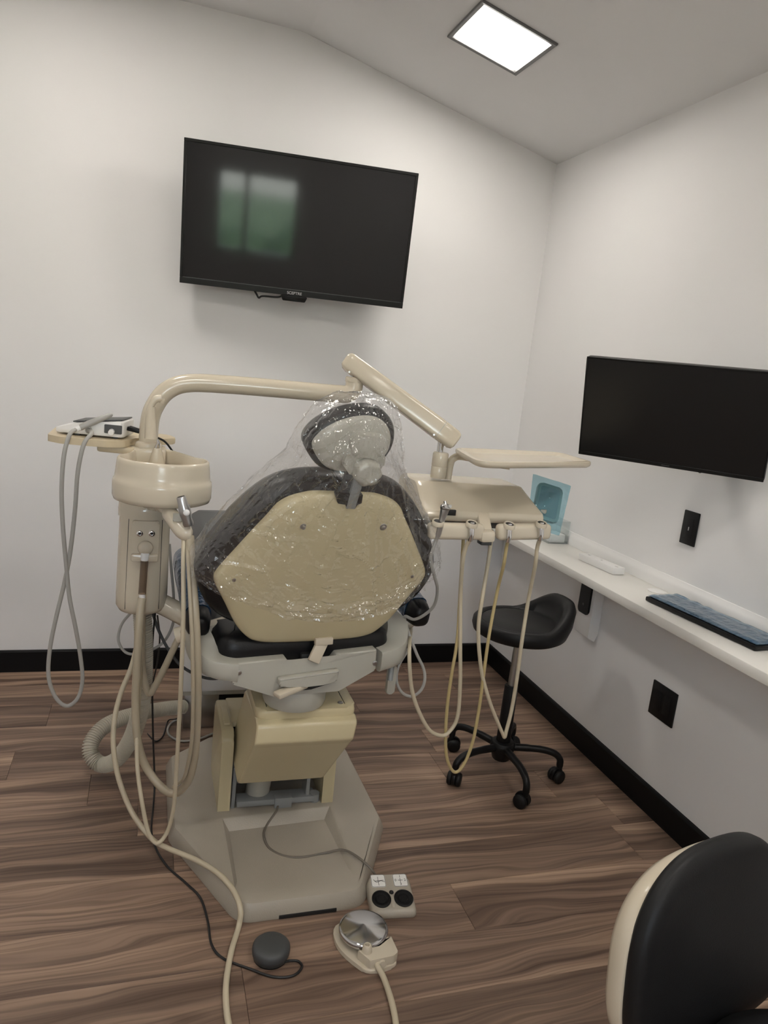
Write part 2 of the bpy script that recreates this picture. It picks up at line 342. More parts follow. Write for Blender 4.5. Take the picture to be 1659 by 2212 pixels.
# ------------------------------------------------------------------ ceiling lamps
SL = math.atan((HR-HE)/-XR)
def panel(cx, cy, label, sloped):
    z = HE+(HR-HE)*cx/XR if sloped else HR
    ex = V((math.cos(SL), 0, -math.sin(SL))) if sloped else V((1, 0, 0)); ey = V((0, 1, 0)); dn = -ex.cross(ey)
    o = V((cx, cy, z)); t = thing('ceiling_light', label, 'ceiling light', o, 'square LED ceiling panels')
    s = .148; fr = MB()
    for a, b in (((-s, -s), (s, -s)), ((s, -s), (s, s)), ((s, s), (-s, s)), ((-s, s), (-s, -s))):
        rings = []
        for p in (a, b):
            q = V((p[0], p[1])); 
            rings.append([o+ex*q.x*k_+ey*q.y*k_+dn*h for k_, h in ((1, .0004), (1, .006), (.985, .009), (.90, .007), (.875, .0012), (.875, .0004))])
        fr.loft(rings)
    fr.build('frame', FRAMEGREY, t)
    MB().prism(roundpoly([(-.129, -.129), (.129, -.129), (.129, .129), (-.129, .129)], .018), o+dn*.0008, ex, ey, 0, -.0032).build('diffuser', MATS.get('lamp_glow') or emit('lamp_glow', PANEL_COL, PANEL), t)
panel(-.640, -.664, 'square LED panel with grey frame lit on the sloping ceiling', True)
panel(-2.10, -.80, 'square LED panel on the flat ceiling near the back wall', False)
panel(-.640, -2.6, 'square LED panel on the sloping ceiling above the camera end', True)
panel(-2.05, -2.6, 'square LED panel on the flat ceiling above the camera end', False)
panel(-.640, -4.2, 'unseen square fill panel added on the sloping ceiling near the rear wall', True)  # unseen panel, added to flatten the light on the back wall
panel(-2.05, -4.2, 'unseen square fill panel added on the flat ceiling near the rear window', False)  # its pair, also added out of view for more ambient light

# ------------------------------------------------------------------ TV on the back wall
def flatscreen(name, label, c, yaw, tilt, w, h, bez, bot, thick, scr, roll=0.0):
    nn = V((math.sin(yaw), -math.cos(yaw), 0)); ex = V((math.cos(yaw), math.sin(yaw), 0)); zz = V((0, 0, 1))
    up = zz*math.cos(tilt)+nn*math.sin(tilt)
    ex, up = ex*math.cos(roll)+up*math.sin(roll), up*math.cos(roll)-ex*math.sin(roll)
    n = ex.cross(up)
    c = V(c); t = thing(name, label, 'television' if 'tv' in name else 'monitor', c)
    P = lambda x, y, d=0: c+ex*x+up*y+n*d
    MB().prism(roundpoly([(-w/2, -h/2), (w/2, -h/2), (w/2, h/2), (-w/2, h/2)], .004, 2), c, ex, up, -thick, -.006, .003, 1).build('housing', BEZEL, t)
    b = MB(); xi, yi0, yi1 = w/2-bez, -h/2+bot, h/2-bez
    for x0, x1, y0, y1 in ((-w/2, w/2, -h/2, yi0), (-w/2, w/2, yi1, h/2), (-w/2, -xi, yi0, yi1), (xi, w/2, yi0, yi1)):
        b.prism([(x0, y0), (x1, y0), (x1, y1), (x0, y1)], c, ex, up, -.006, 0, .0012, 1)
    b.build('bezel', BEZEL, t)
    MB().prism([(-xi, yi0), (xi, yi0), (xi, yi1), (-xi, yi1)], c, ex, up, -.0058, -.003).build('screen', scr, t, flat=True)
    return t, P, ex, up, n
TVC = V((-1.204, -.209, 1.944)); TW, TH = .904, .522
tv, P, ex, up, n = flatscreen('wall_tv', 'large black flat television mounted high on the back wall', TVC, -.126, .115, TW, TH, .011, .023, .045, SCREEN, .008)
M = Matrix.Translation(P(0, -TH/2+.010, .0004)) @ Matrix((ex, up, n)).transposed().to_4x4()
text_mesh('SCEPTRE', 'logo', .0155, M, GREYINK, tv)
MB().prism(roundpoly([(-.055, 0), (.055, 0), (.045, -.022), (-.045, -.022)], .005), P(0, -TH/2, 0), ex, up, -.03, -.004, .002).build('sensor_bump', BEZEL, tv)
MB().prism([(-xx, -.0012) for xx in (.44,)]+[(.44, -.0012), (.44, .0012), (-.44, .0012)], P(0, -TH/2+.0235, 0), ex, up, -.001, .0006).build('trim_line', DARKGREY, tv)
b = MB().box((TVC.x, -.012, TVC.z), (.22, .024, .30), .004); b.obox((TVC.x-.02, -.02, TVC.z), P(0, 0, -.05), .05, .05, .004); b.obox(P(-.1, 0, -.052), P(.1, 0, -.052), .22, .012, .002, n)
b.build('wall_mount', BLACKPL, tv)
MB().hose([P(-.165, -TH/2+.01, -.03), P(-.15, -TH/2-.012, -.03), P(-.14, -TH/2-.024, -.028), P(-.125, -TH/2-.016, -.03), P(-.06, -TH/2-.012, -.032), P(-.03, -TH/2+.01, -.03)], .004, 8).build('cable', BLACKCABLE, tv)
# monitor on the right wall
MC = V((-.245, -1.391, 1.384))
mo, P, ex, up, n = flatscreen('wall_monitor', 'black flat monitor on a swing arm over the white shelf', MC, -.87, .227, .551, .318, .004, .012, .032, SCREEN2)
MB().prism([(-.012, -.0012), (.012, -.0012), (.012, .0012), (-.012, .0012)], P(0, -.318/2+.006), ex, up, 0, .0005).build('logo_strip', DARKGREY, mo)
MB().cyl(P(.10, -.159, -.012), P(.10, -.163, -.012), .004, n=10).build('joystick_button', BLACKPL, mo)
b = MB().box((-.010, -1.36, 1.40), (.02, .10, .22), .004); b.obox((-.02, -1.36, 1.40), (-.12, -1.30, 1.40), .035, .05, .006); b.obox((-.12, -1.30, 1.40), P(0, .02, -.04), .035, .05, .006); b.obox(P(-.05, 0.0, -.036), P(.05, 0.0, -.036), .1, .01, .001, n)
b.build('swing_arm', BLACKPL, mo)

# ------------------------------------------------------------------ wall plates
sw = thing('switch_plate', 'single black wall plate with a small slot above the shelf', 'wall plate', (0, -1.281, .966))
MB().box((-.0035, -1.281, 1.022), (.007, .071, .114), .0025).build('plate', BLACKPL, sw)
MB().box((-.0072, -1.281, 1.022), (.0016, .034, .067), .0006).build('rocker', BLACKSOFT, sw)
MB().box((-.0085, -1.281, 1.020), (.0015, .003, .012), .0004).build('indicator', GREYINK, sw)
ou = thing('outlet_plate', 'double black outlet plate on the wall under the shelf', 'outlet', (0, -1.313, .342))
MB().box((-.0035, -1.313, .4035), (.007, .125, .124), .0025).build('plate', BLACKPL, ou)
for yy in (-1.290, -1.336):
    rc = MB().box((-.0074, yy, .4035), (.002, .034, .068), .0008).build('receptacle', BLACKSOFT, ou)
    for zz in (.386, .421):
        s_ = MB()
        for dy in (-.006, .006): s_.box((-.0086, yy+dy, zz+.003), (.0006, .002, .008))
        s_.cyl((-.0083, yy, zz-.007), (-.0089, yy, zz-.007), .0025, n=10); s_.build('slots', INK, rc, flat=True)

# ------------------------------------------------------------------ wall shelf and what is on it
SH, SD, ST = .7857, .232, .0308
she = thing('wall_shelf', 'long white wall shelf along the right wall', 'shelf', (0, -2.4, SH-ST))
MB().box((-SD/2-.0005, -2.40, SH-ST/2), (SD, 4.74, ST), .0025).build('shelf_board', WHITE, she)
MB().loft([[V((-.0005-q[0], yy, SH+q[1])) for q in ((0, .0003), (.014, .0003), (.014, .030), (.010, .040), (.006, .046), (.003, .054), (0, .055))] for yy in (-.40, -4.77)]).build('backsplash', WHITEPL, she)
MB().lathe([(0, .0004), (.031, .0004), (.031, .0016), (.028, .0024), (.024, .0016), (.0, .0014)], (-.052, -1.238, SH)).build('cable_grommet', WHITEPL, she)
for i, yy in enumerate((-.84, -1.93)):
    br = thing('shelf_bracket', ('black steel shelf bracket on a white block near the wheeled stool', 'black steel shelf bracket on a white block at the right edge')[i], 'bracket', (0, yy, .47), 'shelf brackets')
    MB().prism(roundpoly([(0, .755), (0, .49), (-.012, .455), (-.045, .475), (-.045, .7545)], .006, 3), (0, yy+.047, 0), (1, 0, 0), (0, 0, 1), 0, .094, .002, 1).build('block', WHITEPL, br)
    m = MB().prism(roundpoly([(-.036, .7545), (-.036, .575), (-.026, .562), (.026, .562), (.036, .575), (.036, .7545)], .004, 3), (-.0455, yy+.004, 0), (0, -1, 0), (0, 0, 1), 0, .009, .002, 1)
    m.build('plate', BLACKPL, br)
    MB().cyl((-.0545, yy+.004, .60), (-.056, yy+.004, .60), .005, n=12).build('screw', DARKGREY, br)
    MB().box((-.118, yy+.004, SH-ST-.0035), (.14, .04, .006), .001).build('arm', BLACKPL, br)
bx = thing('slim_box', 'slim white box lying on the shelf', 'box', (-.08, -.93, SH))
rot = Matrix.Rotation(R(5), 3, 'Z')
MB().box((-.083, -.945, SH+.0135), (.052, .205, .026), .002, rot).build('body', WHITEPL, bx)
for dy, w in ((.075, .012), (.0, .008), (-.085, .014)): MB().box(V((-.083, -.945, SH+.0268))+rot @ V((0, dy, 0)), (.006, w, .0006), 0, rot).build('print', GREYINK, bx)
kb = thing('keyboard', 'black keyboard under wrinkled blue film on the shelf', 'keyboard', (-.09, -1.56, SH))
kr = Matrix.Rotation(R(5), 3, 'Z'); kc = V((-.0905, -1.545, SH+.0085))
MB().box(kc, (.135, .43, .015), .004, kr).build('body', BLACKPL, kb)
keys = MB()
for i in range(5):
    for j in range(18): keys.box(kc+kr @ V((-.05+i*.022, -.195+j*.0229, .0095)), (.018, .019, .005), .0015, kr, 1)
kk = keys.build('keys', BLACKPL, kb); kk['kind'] = 'stuff'
m = MB(); nx, ny = 14, 44; vs = []; fs = []
for i in range(nx+1):
    for j in range(ny+1):
        x, y = -.062+i*.125/nx, -.213+j*.426/ny
        z = .0140+abs(noise.noise(V((x*30, y*22, 1))))*.006 if 0 < i < nx and 0 < j < ny else .0108
        vs.append(kc+kr @ V((x, y, z)))
for i in range(nx):
    for j in range(ny): a = i*(ny+1)+j; fs.append((a, a+1, a+ny+2, a+ny+1))
KFILM = film('keyboard_blue_film', (.30, .46, .60), .3, .45, (.10, .22, .36), .14, 40)
m.raw(vs, fs).build('barrier_film', KFILM, kb)
ab = thing('acrylic_holder', 'small clear acrylic box standing on the far end of the shelf', 'holder', (-.06, -.52, SH))
for c, d in (((-.065, -.60, SH+.05), (.09, .004, .098)), ((-.065, -.50, SH+.05), (.09, .004, .098)), ((-.112, -.55, SH+.05), (.004, .104, .098)), ((-.020, -.55, SH+.05), (.004, .104, .098)), ((-.066, -.55, SH+.0025), (.09, .1, .004))):
    MB().box(c, d, .0006, seg=1).build('panel', ACRYLIC, ab, flat=True)
MB().box((-.065, -.555, SH+.022), (.07, .08, .035), .003).build('contents', WHITEPL, ab)

# ------------------------------------------------------------------ dental chair
PIV = V((-1.305, -1.30, 0)); TH6 = R(6)
def L(x, y, z): return PIV+V((x*math.cos(TH6)-y*math.sin(TH6), x*math.sin(TH6)+y*math.cos(TH6), z))
def Ld(x, y, z): return L(x, y, z)-PIV
BA = V((0, -.11, .69)); BE = (V((0, -.24, 1.105))-BA).normalized(); BN = V((1, 0, 0)).cross(BE)
LX, LE, LN = Ld(1, 0, 0), Ld(*BE), Ld(*BN)
BO = L(*BA)
def Bk(x, e, d=0): return BO+LX*x+LE*e+LN*d
def mirror(h): return h+[(-x, y) for x, y in h[::-1] if abs(x) > 1e-6]
def dense(pts, n=4):
    P = [V((p[0], p[1], 0)) for p in pts]; N = len(P); out = []
    for i in range(N):
        a, b, c, d = P[i-1], P[i], P[(i+1) % N], P[(i+2) % N]
        for k_ in range(n):
            t = k_/n; q = .5*((2*b)+(c-a)*t+(2*a-5*b+4*c-d)*t*t+(3*b-a-3*c+d)*t**3); out.append((q.x, q.y))
    return out
CX = -1.305
ch = thing('dental_chair', 'cream and black dental chair on a taupe floor plate, seen from behind', 'dental chair', (CX, -1.30, .0))
# floor plate
half = [(.0, -1.612), (.165, -1.606), (.205, -1.585), (.315, -1.32), (.33, -1.27), (.325, -.90), (.31, -.85), (.19, -.72), (.17, -.71), (.0, -.71)]
out = roundpoly([(x, y) for x, y in [(.175, -1.610), (.33, -1.29), (.325, -.86), (.175, -.71), (-.175, -.71), (-.327, -.84), (-.327, -1.25), (-.165, -1.612)]], [.07, .05, .03, .05, .05, .03, .05, .07], 6)
bm = bmesh.new(); PT = .046
def ring(ins, z):
    c = V((0, -1.16)); n_ = len(out); vs_ = []
    for i in range(n_):
        t_ = (out[(i+1) % n_]-out[i-1]); m_ = V((-t_.y, t_.x)).normalized()
        if m_.dot(c-out[i]) < 0: m_ = -m_
        q = out[i]+m_*ins; vs_.append(bm.verts.new((CX+q.x, q.y, z)))
    return vs_
rs = [ring(.0, .0005), ring(.0, .010), ring(.012, PT-.010), ring(.017, PT-.003), ring(.026, PT)]
for a, b in zip(rs[:-1], rs[1:]):
    for i in range(len(a)): bm.faces.new((a[i], a[(i+1) % len(a)], b[(i+1) % len(a)], b[i]))
def loopv(pp): return [bm.verts.new(p) for p in pp]
rc = loopv([(CX-.172, -1.222, PT), (CX+.172, -1.205, PT), (CX+.172, -1.545, PT), (CX+.10, -1.565, PT), (CX-.12, -1.565, PT), (CX-.172, -1.545, PT)])
fl_ = loopv([(CX-.150, -1.245, .012), (CX+.150, -1.230, .012), (CX+.156, -1.50, PT-.006), (CX+.10, -1.54, PT-.001), (CX-.12, -1.54, PT-.001), (CX-.156, -1.50, PT-.006)])
top_e = [bm.edges.get((rs[-1][i], rs[-1][(i+1) % len(out)])) for i in range(len(out))]
for i in range(6): bm.edges.new((rc[i], rc[(i+1) % 6]))
rc_e = [bm.edges.get((rc[i], rc[(i+1) % 6])) for i in range(6)]
bmesh.ops.triangle_fill(bm, use_beauty=True, edges=top_e+rc_e)
for i in range(6): bm.faces.new((rc[i], rc[(i+1) % 6], fl_[(i+1) % 6], fl_[i]))
bm.faces.new(fl_); bm.faces.new(rs[0][::-1])
bmesh.ops.bevel(bm, geom=[e for e in bm.edges if all(v in rc for v in e.verts)], offset=.006, segments=2, profile=.5, affect='EDGES')
mb = MB(); mb.add(bm); bp_ = mb.build('base_plate', TAUPE, ch, ang=28)
MB().box((CX+.02, -1.612, .006), (.155, .004, .010), .001).build('front_slot_shade', INK, bp_)  # black box painted as the shaded opening in the skirt
# pedestal: two side walls joined behind
ped = MB()
for sx in (-1, 1):
    xo = CX+sx*.183; xi = CX+sx*.146
    ped.prism(roundpoly([(-1.192, PT-.002), (-.93, PT-.002), (-.93, .300), (-1.155, .300), (-1.185, .285)], [.002, .002, .03, .02, .02], 4), (xo if sx > 0 else xi, 0, 0), (0, 1, 0), (0, 0, 1), -.037, 0, .008, 3)
ped.box((CX, -.945, .172), (.30, .035, .25), .006)
ped.box((CX, -1.02, .290), (.30, .17, .018), .004)
ped.build('pedestal_cover', CREAM2, ch)
MB().box((CX-.164, -1.07, .306), (.02, .12, .008), .002).build('cover_ridge', CREAM2, ch)
# lift arm cover, seen from below and behind
prof = [(-1.17, .44), (-1.40, .462), (-1.428, .455), (-1.437, .405), (-1.420, .385), (-1.30, .205), (-1.28, .195), (-1.10, .20), (-1.08, .22)]
pr_ = roundpoly(prof, .014, 3)
arm = MB(); rings = []
for fx in (-1, -.975, -.93, .93, .975, 1):
    k_ = {1: .965, .975: .99, .93: 1.0}[abs(fx)]
    c_ = V((-1.28, .33)); rings.append([V((CX+.020-.034*(.46-q.y)/.26+fx*(.142-.014*(.46-q.y)/.26), (c_+(q-c_)*k_).x, (c_+(q-c_)*k_).y)) for q in pr_])
arm.loft(rings); la = arm.build('lift_arm_cover', CREAM2, ch, ang=30)
fn = V((0, -.832, -.555)).normalized()
for px, py in ((587, 1630), (705, 1625)):
    p = Yp(px, py, -1.372)
    MB().lathe([(.021, -.002), (.019, .0015), (.008, .002), (.006, .0015), (.006, .004), (.0, .005)], p+fn*.0005, fn, 20).build('screw', CREAM2, la)
# top block with two seams
tb = MB().prism(roundpoly([(-.142, -.13), (.142, -.13), (.142, .12), (-.142, .12)], .03, 4), (CX+.020, -1.275, .452), (1, 0, 0), (0, 1, 0), 0, .034, .012, 3)
tb.build('lift_arm_cap', CREAM2, ch)
for sx in (-.112, .112): MB().box((CX+.020+sx, -1.30, .4862), (.0016, .16, .0008)).build('seam', INK, ch, flat=True)
for sx in (-.098, .100):
    MB().lathe([(.008, 0), (.008, .002), (.005, .004), (0, .0035)], (CX+.020+sx, -1.375, .4865), (0, 0, 1), 14).build('screw', STEEL, ch)
# machinery under the cover
me_ = MB().cyl((CX-.055, -1.13, .05), (CX-.045, -1.155, .20), .038, .036, 24, .004)
me_.build('lift_motor', PALE, ch)
m = MB()
for x in (CX-.135, CX+.10): m.box((x, -1.15, .11), (.012, .06, .15), .002)
m.box((CX, -1.165, .062), (.25, .05, .02), .003).box((CX+.02, -1.188, .055), (.055, .025, .05), .003).box((CX, -1.06, .10), (.27, .02, .08), .003).cyl((CX+.125, -1.175, .048), (CX+.125, -1.175, .075), .016, n=16)
m.build('scissor_frame', GREYMETAL, ch)
MB().box((CX, -1.0, .14), (.285, .06, .18)).build('interior_shade', INK, ch, flat=True)  # black block stands in for the shade inside the pedestal
# swivel
MB().lathe([(.07, .484), (.085, .490), (.089, .500), (.089, .535), (.085, .545), (.06, .55)], L(-.015, -.045, 0), (0, 0, 1), 40).build('swivel_drum', PALE, ch)
# seat frame: grey middle beam
mid = roundpoly([(-.215, .648), (-.075, .652), (-.06, .632), (.055, .632), (.07, .655), (.19, .662), (.19, .600), (.085, .545), (-.10, .545), (-.215, .590)], .006, 3)
MB().prism(mid, L(0, -.05, 0), LX, (0, 0, 1), 0, .08, .005, 2).build('seat_beam', PALE, ch)
MB().box(L(-.005, -.05, .60), (.30, .14, .06), .01, Matrix.Rotation(TH6, 3, 'Z')).build('seat_mount', PALE, ch)
hood = roundpoly([(-.098, .605), (.075, .618), (.068, .585), (.03, .578), (-.02, .576), (-.07, .580), (-.095, .585)], .006, 3)
MB().prism(hood, L(0, -.13, 0), LX, (0, 0, 1), 0, .022, .006, 2).build('lever_hood', PALE, ch)
MB().prism(roundpoly([(-.055, .574), (.058, .588), (.056, .576), (.0, .562), (-.05, .562)], .003), L(0, -.128, 0), LX, (0, 0, 1), 0, .012).build('lever_slot', INK, ch)
MB().obox(L(-.015, -.13, .575), L(-.105, -.165, .565), .030, .014, .004).build('swivel_lever', CREAM, ch)
for sx in (-1, 1):
    path = [(sx*.20, -.112), (sx*.25, -.105), (sx*.275, -.085), (sx*.290, -.045), (sx*.292, .03), (sx*.292, .10)]
    zb = [.592, .602, .612, .622, .632, .64]; zt = [.655, .664, .680, .712, .716, .716] if sx > 0 else [.648, .655, .668, .690, .694, .694]
    rings = []
    sp = smooth_path([(x, y, z) for (x, y), z in zip(path, zb)], 5); st = smooth_path([(x, y, z) for (x, y), z in zip(path, zt)], 5)
    for i in range(len(sp)):
        a, b = sp[max(i-1, 0)], sp[min(i+1, len(sp)-1)]; t_ = (b-a); nn = V((t_.y, -t_.x, 0)).normalized()*(1 if sx > 0 else -1)
        w = .026; bo, to = sp[i], st[i]; q = []
        for dx, z in ((.75, bo.z+.003), (.95, bo.z+.012), (1, bo.z+.022), (1, to.z-.007), (.93, to.z-.002), (.75, to.z), (-1.4, to.z), (-1.4, bo.z+.02), (.3, bo.z)):
            q.append(L(bo.x+nn.x*dx*w, bo.y+nn.y*dx*w, z))
        rings.append(q)
    MB().loft(rings).build('side_rail', PALE, ch, ang=40)
    MB().obox(L(sx*.2075, -.1395, .597), L(sx*.2075, -.1395, .646), .0012, .0012).build('rail_seam', INK, ch, flat=True)
    MB().lathe([(.007, 0), (.007, .002), (.004, .0035), (0, .003)], L(sx*.193-.007, -.131, .622), Ld(0, -1, 0), 14).build('screw', STEEL, ch)
# seat cushion, long enough to carry the legs
sc_o = roundpoly([(-.25, -.10), (.25, -.10), (.255, .45), (.20, .92), (.15, .98), (-.15, .98), (-.20, .92), (-.255, .45)], .06, 6)
MB().puff(sc_o, L(0, 0, 0), LX, Ld(0, 1, 0), [(.05, 1, .612), (.012, 1, .622), (.002, 1, .640), (0, 1, .665), (.006, 1, .690), (.022, 1, .704), (.05, 1, .709), (0, .5, .712), (0, .2, .712)]).build('seat_cushion', BLACKVINYL, ch, ang=60)
MB().box(L(0, .45, .60), (.34, .80, .02), .006, Matrix.Rotation(TH6, 3, 'Z')).build('seat_pan', PALE, ch)
# raised knee and foot cushion
kn = roundpoly([(-.215, .44), (.215, .44), (.20, .80), (-.20, .80)], .05, 5)
MB().puff(kn, L(0, 0, 0), LX, Ld(0, 1, 0), [(.0, 1, .70), (.0, 1, .81), (.010, 1, .845), (.03, 1, .858), (.0, .5, .865)]).build('leg_cushion', DARKGREY, ch, ang=60)  # dark grey instead of black: the vinyl's sheen put into the colour
# backrest
sh_h = [(.0, .457), (.07, .457), (.10, .452), (.135, .44), (.162, .42), (.18, .392), (.207, .353), (.24, .302), (.273, .25), (.287, .222), (.286, .20), (.272, .172), (.252, .134), (.220, .071), (.188, .03), (.160, .012), (.11, .003), (0, 0)]
sh_o = dense(mirror(sh_h), 3)
bs = MB().puff(sh_o, BO, LX, LE, [(.0, 1, -.022), (0, 1, -.004), (.003, 1, .004), (.010, 1, .010), (.022, 1, .013), (0, .82, .016), (0, .6, .019), (0, .35, .021), (0, .12, .0215)])
bs.build('backrest_shell', CREAM2, ch, ang=50)
MB().prism(roundpoly([(-.032, .466), (-.02, .439), (0, .436), (.006, .427), (.028, .427), (.032, .437), (.042, .441), (.040, .466)], .003, 2), BO, LX, LE, .004, .0185).build('headrest_slot', INK, ch, flat=True)
for x, e in ((-.095, .371), (.116, .373), (-.243, .217), (.240, .218)):
    d = .016 if e > .3 else .010
    MB().lathe([(.011, 0), (.009, .002), (.006, .0022), (.005, .006), (.003, .007), (0, .007)], Bk(x, e, d), LN, 16).build('screw', STEEL, ch)
cu_h = [(0, .488), (.05, .487), (.10, .482), (.156, .465), (.206, .428), (.258, .365), (.305, .285), (.326, .22), (.318, .165), (.285, .105), (.22, .055), (.12, .035), (0, .03)]
MB().puff(dense(mirror(cu_h), 3), BO, LX, LE, [(.05, 1, -.010), (.016, 1, -.014), (.003, 1, -.026), (0, 1, -.045), (0, 1, -.075), (.008, 1, -.098), (.026, 1, -.113), (0, .75, -.122), (0, .35, -.127), (0, .1, -.128)]).build('backrest_cushion', BLACKVINYL, ch, ang=70)
# backrest latch below the shell
MB().obox(L(.0, -.135, .640), L(.028, -.125, .700), .034, .012, .003, up=Ld(0, -1, 0)).build('recline_latch', CREAM, ch)
MB().obox(L(.002, -.128, .695), L(.052, -.128, .697), .016, .020, .002).build('latch_clip', CREAM, ch)
MB().box(L(.0, -.122, .636), (.05, .014, .016), .002, Matrix.Rotation(TH6, 3, 'Z')).build('latch_foot', GREYMETAL, ch)
MB().box(L(.0, -.06, .64), (.055, .11, .03), .003, Matrix.Rotation(TH6, 3, 'Z')).build('backrest_hinge', INK, ch)
# headrest
hd = dense([(-.125, .585), (-.118, .61), (-.095, .637), (-.055, .663), (-.01, .678), (.03, .681), (.065, .668), (.09, .64), (.1, .605), (.095, .57), (.07, .535), (.02, .513), (-.03, .508), (-.075, .522), (-.105, .55)], 3)
MB().puff(hd, BO, LX, LE, [(.03, 1, .004), (.008, 1, .002), (.0, 1, -.012), (0, 1, -.035), (.008, 1, -.055), (.03, 1, -.066), (0, .4, -.07)]).build('headrest_cushion', BLACKVINYL, ch, ang=70)
hd2 = [(-.012+(x+.012)*.86, .593+(y-.595)*.84) for x, y in hd]
MB().puff(hd2, BO, LX, LE, [(0, 1, -.004), (.0, 1, .006), (.006, 1, .012), (.018, 1, .015), (0, .5, .016)]).build('headrest_shell', PALE, ch, ang=60)
hm = MB().prism(roundpoly([(-.02, .575), (-.028, .61), (-.008, .632), (.055, .628), (.062, .60), (.05, .575)], .012, 4), BO, LX, LE, .012, .042, .008, 2)
hm.prism(roundpoly([(-.035, .55), (-.03, .585), (.0, .605), (.05, .60), (.068, .575), (.07, .545), (.03, .52), (-.01, .522)], .015, 4), BO, LX, LE, .012, .034, .008, 2)
hm.build('headrest_pivot', PALE, ch)
kp = [(.0335*(1+.05*math.cos(7*t_))*math.cos(t_)+.024, .0315*(1+.05*math.cos(7*t_))*math.sin(t_)+.540) for t_ in [2*math.pi*i/42 for i in range(42)]]
MB().puff(kp, BO, LX, LE, [(0, 1, .03), (0, 1, .056), (.004, 1, .062), (.01, 1, .064), (0, .3, .064)]).build('headrest_knob', PALE, ch, ang=60)
MB().prism([(.004, .425), (.028, .425), (.034, .52), (.008, .52)], BO, LX, LE, .006, .0195, .001, 1).build('headrest_bar', GREYMETAL, ch)
MB().prism([(-.018, .45), (.005, .44), (.010, .53), (-.010, .55)], BO, LX, LE, .0, .012, .001, 1).build('headrest_bracket', DARKGREY, ch)
# armrests with blue film
for sx, xr, lab in ((-1, -.290, 'armrest_left'), (1, .372, 'armrest_right')):
    a, b = L(xr, -.03, .712), L(xr+sx*-.012, .34, .800); dirv = (b-a).normalized(); side = dirv.cross(V((0, 0, 1))).normalized(); upv = side.cross(dirv)
    ov = [(.034*math.copysign(abs(math.cos(t_))**.7, math.cos(t_)), .040*math.copysign(abs(math.sin(t_))**.75, math.sin(t_))) for t_ in [2*math.pi*i/28 for i in range(28)]]
    def sweep(sc, rows):
        return [[a+dirv*s_+side*x*k_*sc+upv*y*k_*sc for x, y in ov] for s_, k_ in rows]
    ln = (b-a).length
    ar = MB().loft(sweep(1, [(-.012, .30), (-.008, .62), (.004, .85), (.03, 1), (ln-.03, 1), (ln-.006, .85), (ln, .5)])).build('armrest', BLACKVINYL, ch, ang=60)
    MB().loft(sweep(1.06, [(.045, 1.02), (.05, 1.0), (.12, 1.03), (.2, 1.0), (.28, 1.04), (ln-.02, 1.0), (ln+.004, .75), (ln+.02, .55)])).build('barrier_film', BLUEFILM, ar, ang=60)
    MB().hose([L(xr*.985, .05, .70), L(xr*1.0, .04, .68), L(sx*.335, .05, .66)], .022, 12).build('armrest_post', CREAM, ch)
    MB().obox(L(sx*.325, .02, .668), L(sx*.16, .055, .700), .04, .034, .008).build('armrest_bracket', CREAM, ch)
# small swivel knob hanging under the right rail
MB().hose([L(.255, -.10, .60), L(.25, -.11, .555)], .008, 10).build('toggle_stem', GREYMETAL, ch)
MB().prism(roundpoly([(-.012, -.085), (.012, -.085), (.014, 0), (-.014, 0)], .008, 4), Yp(846, 1437, -1.36), LX, (0, 0, 1), 0, .014, .004, 2).build('toggle_paddle', PALE, ch)

# clear plastic bag over backrest and headrest
rows = [(.700, -.02, .055, -.015, -.055), (.690, -.06, .085, .006, -.075), (.66, -.10, .098, .035, -.09), (.60, -.135, .112, .069, -.10), (.54, -.150, .130, .071, -.10), (.48, -.190, .185, .055, -.13), (.42, -.225, .232, .036, -.145), (.36, -.268, .280, .031, -.15), (.30, -.310, .322, .031, -.15), (.24, -.338, .345, .031, -.15), (.20, -.340, .344, .031, -.15)]
RW = [V((r[1], r[2], r[3])) for r in rows]; NV, NU = 84, 150
def lerp_rows(e):
    for a, b in zip(rows[:-1], rows[1:]):
        if a[0] >= e >= b[0]:
            t_ = (a[0]-e)/(a[0]-b[0]); t2 = t_; return [a[i]+(b[i]-a[i])*t2 for i in range(1, 5)]
    return list(rows[-1][1:])
def crease(q): return 1-abs(noise.noise(q))*2
def facet(x, y, seed, sc):
    """crumpled sheet: every cell tilts its own way, folds stand where cells meet"""
    q = V((x*sc, y*sc, seed)); d_, p_ = noise.voronoi(q); c0 = p_[0]
    tl = noise.random_unit_vector if False else None
    h = math.sin(c0.x*12.9898+c0.y*78.233+seed)*43758.5453; h -= math.floor(h); k_ = math.sin(c0.x*39.3+c0.y*11.1+seed)*24634.63; k_ -= math.floor(k_)
    tilt = (q.x-c0.x)*(h*2-1)+(q.y-c0.y)*(k_*2-1)
    return tilt+max(0.0, .12-(d_[1]-d_[0]))*3.0
PLEATS = [((-.03, .54), (-.105, .36), .012, .010), ((-.005, .53), (-.045, .27), .014, .012), ((.06, .50), (.12, .20), .010, .010), ((.085, .56), (.235, .29), .012, .012), ((-.11, .57), (-.27, .33), .012, .012), ((-.07, .52), (-.20, .37), .010, .009), ((.02, .44), (-.03, .20), .009, .012), ((-.24, .36), (-.06, .335), .009, .008), ((-.30, .27), (-.16, .26), .008, .008), ((.10, .36), (.13, .24), .010, .010), ((-.28, .17), (0, .13), .008, .007), ((.02, .125), (.26, .20), .008, .007)]
NV, NU = 190, 380
rings = []
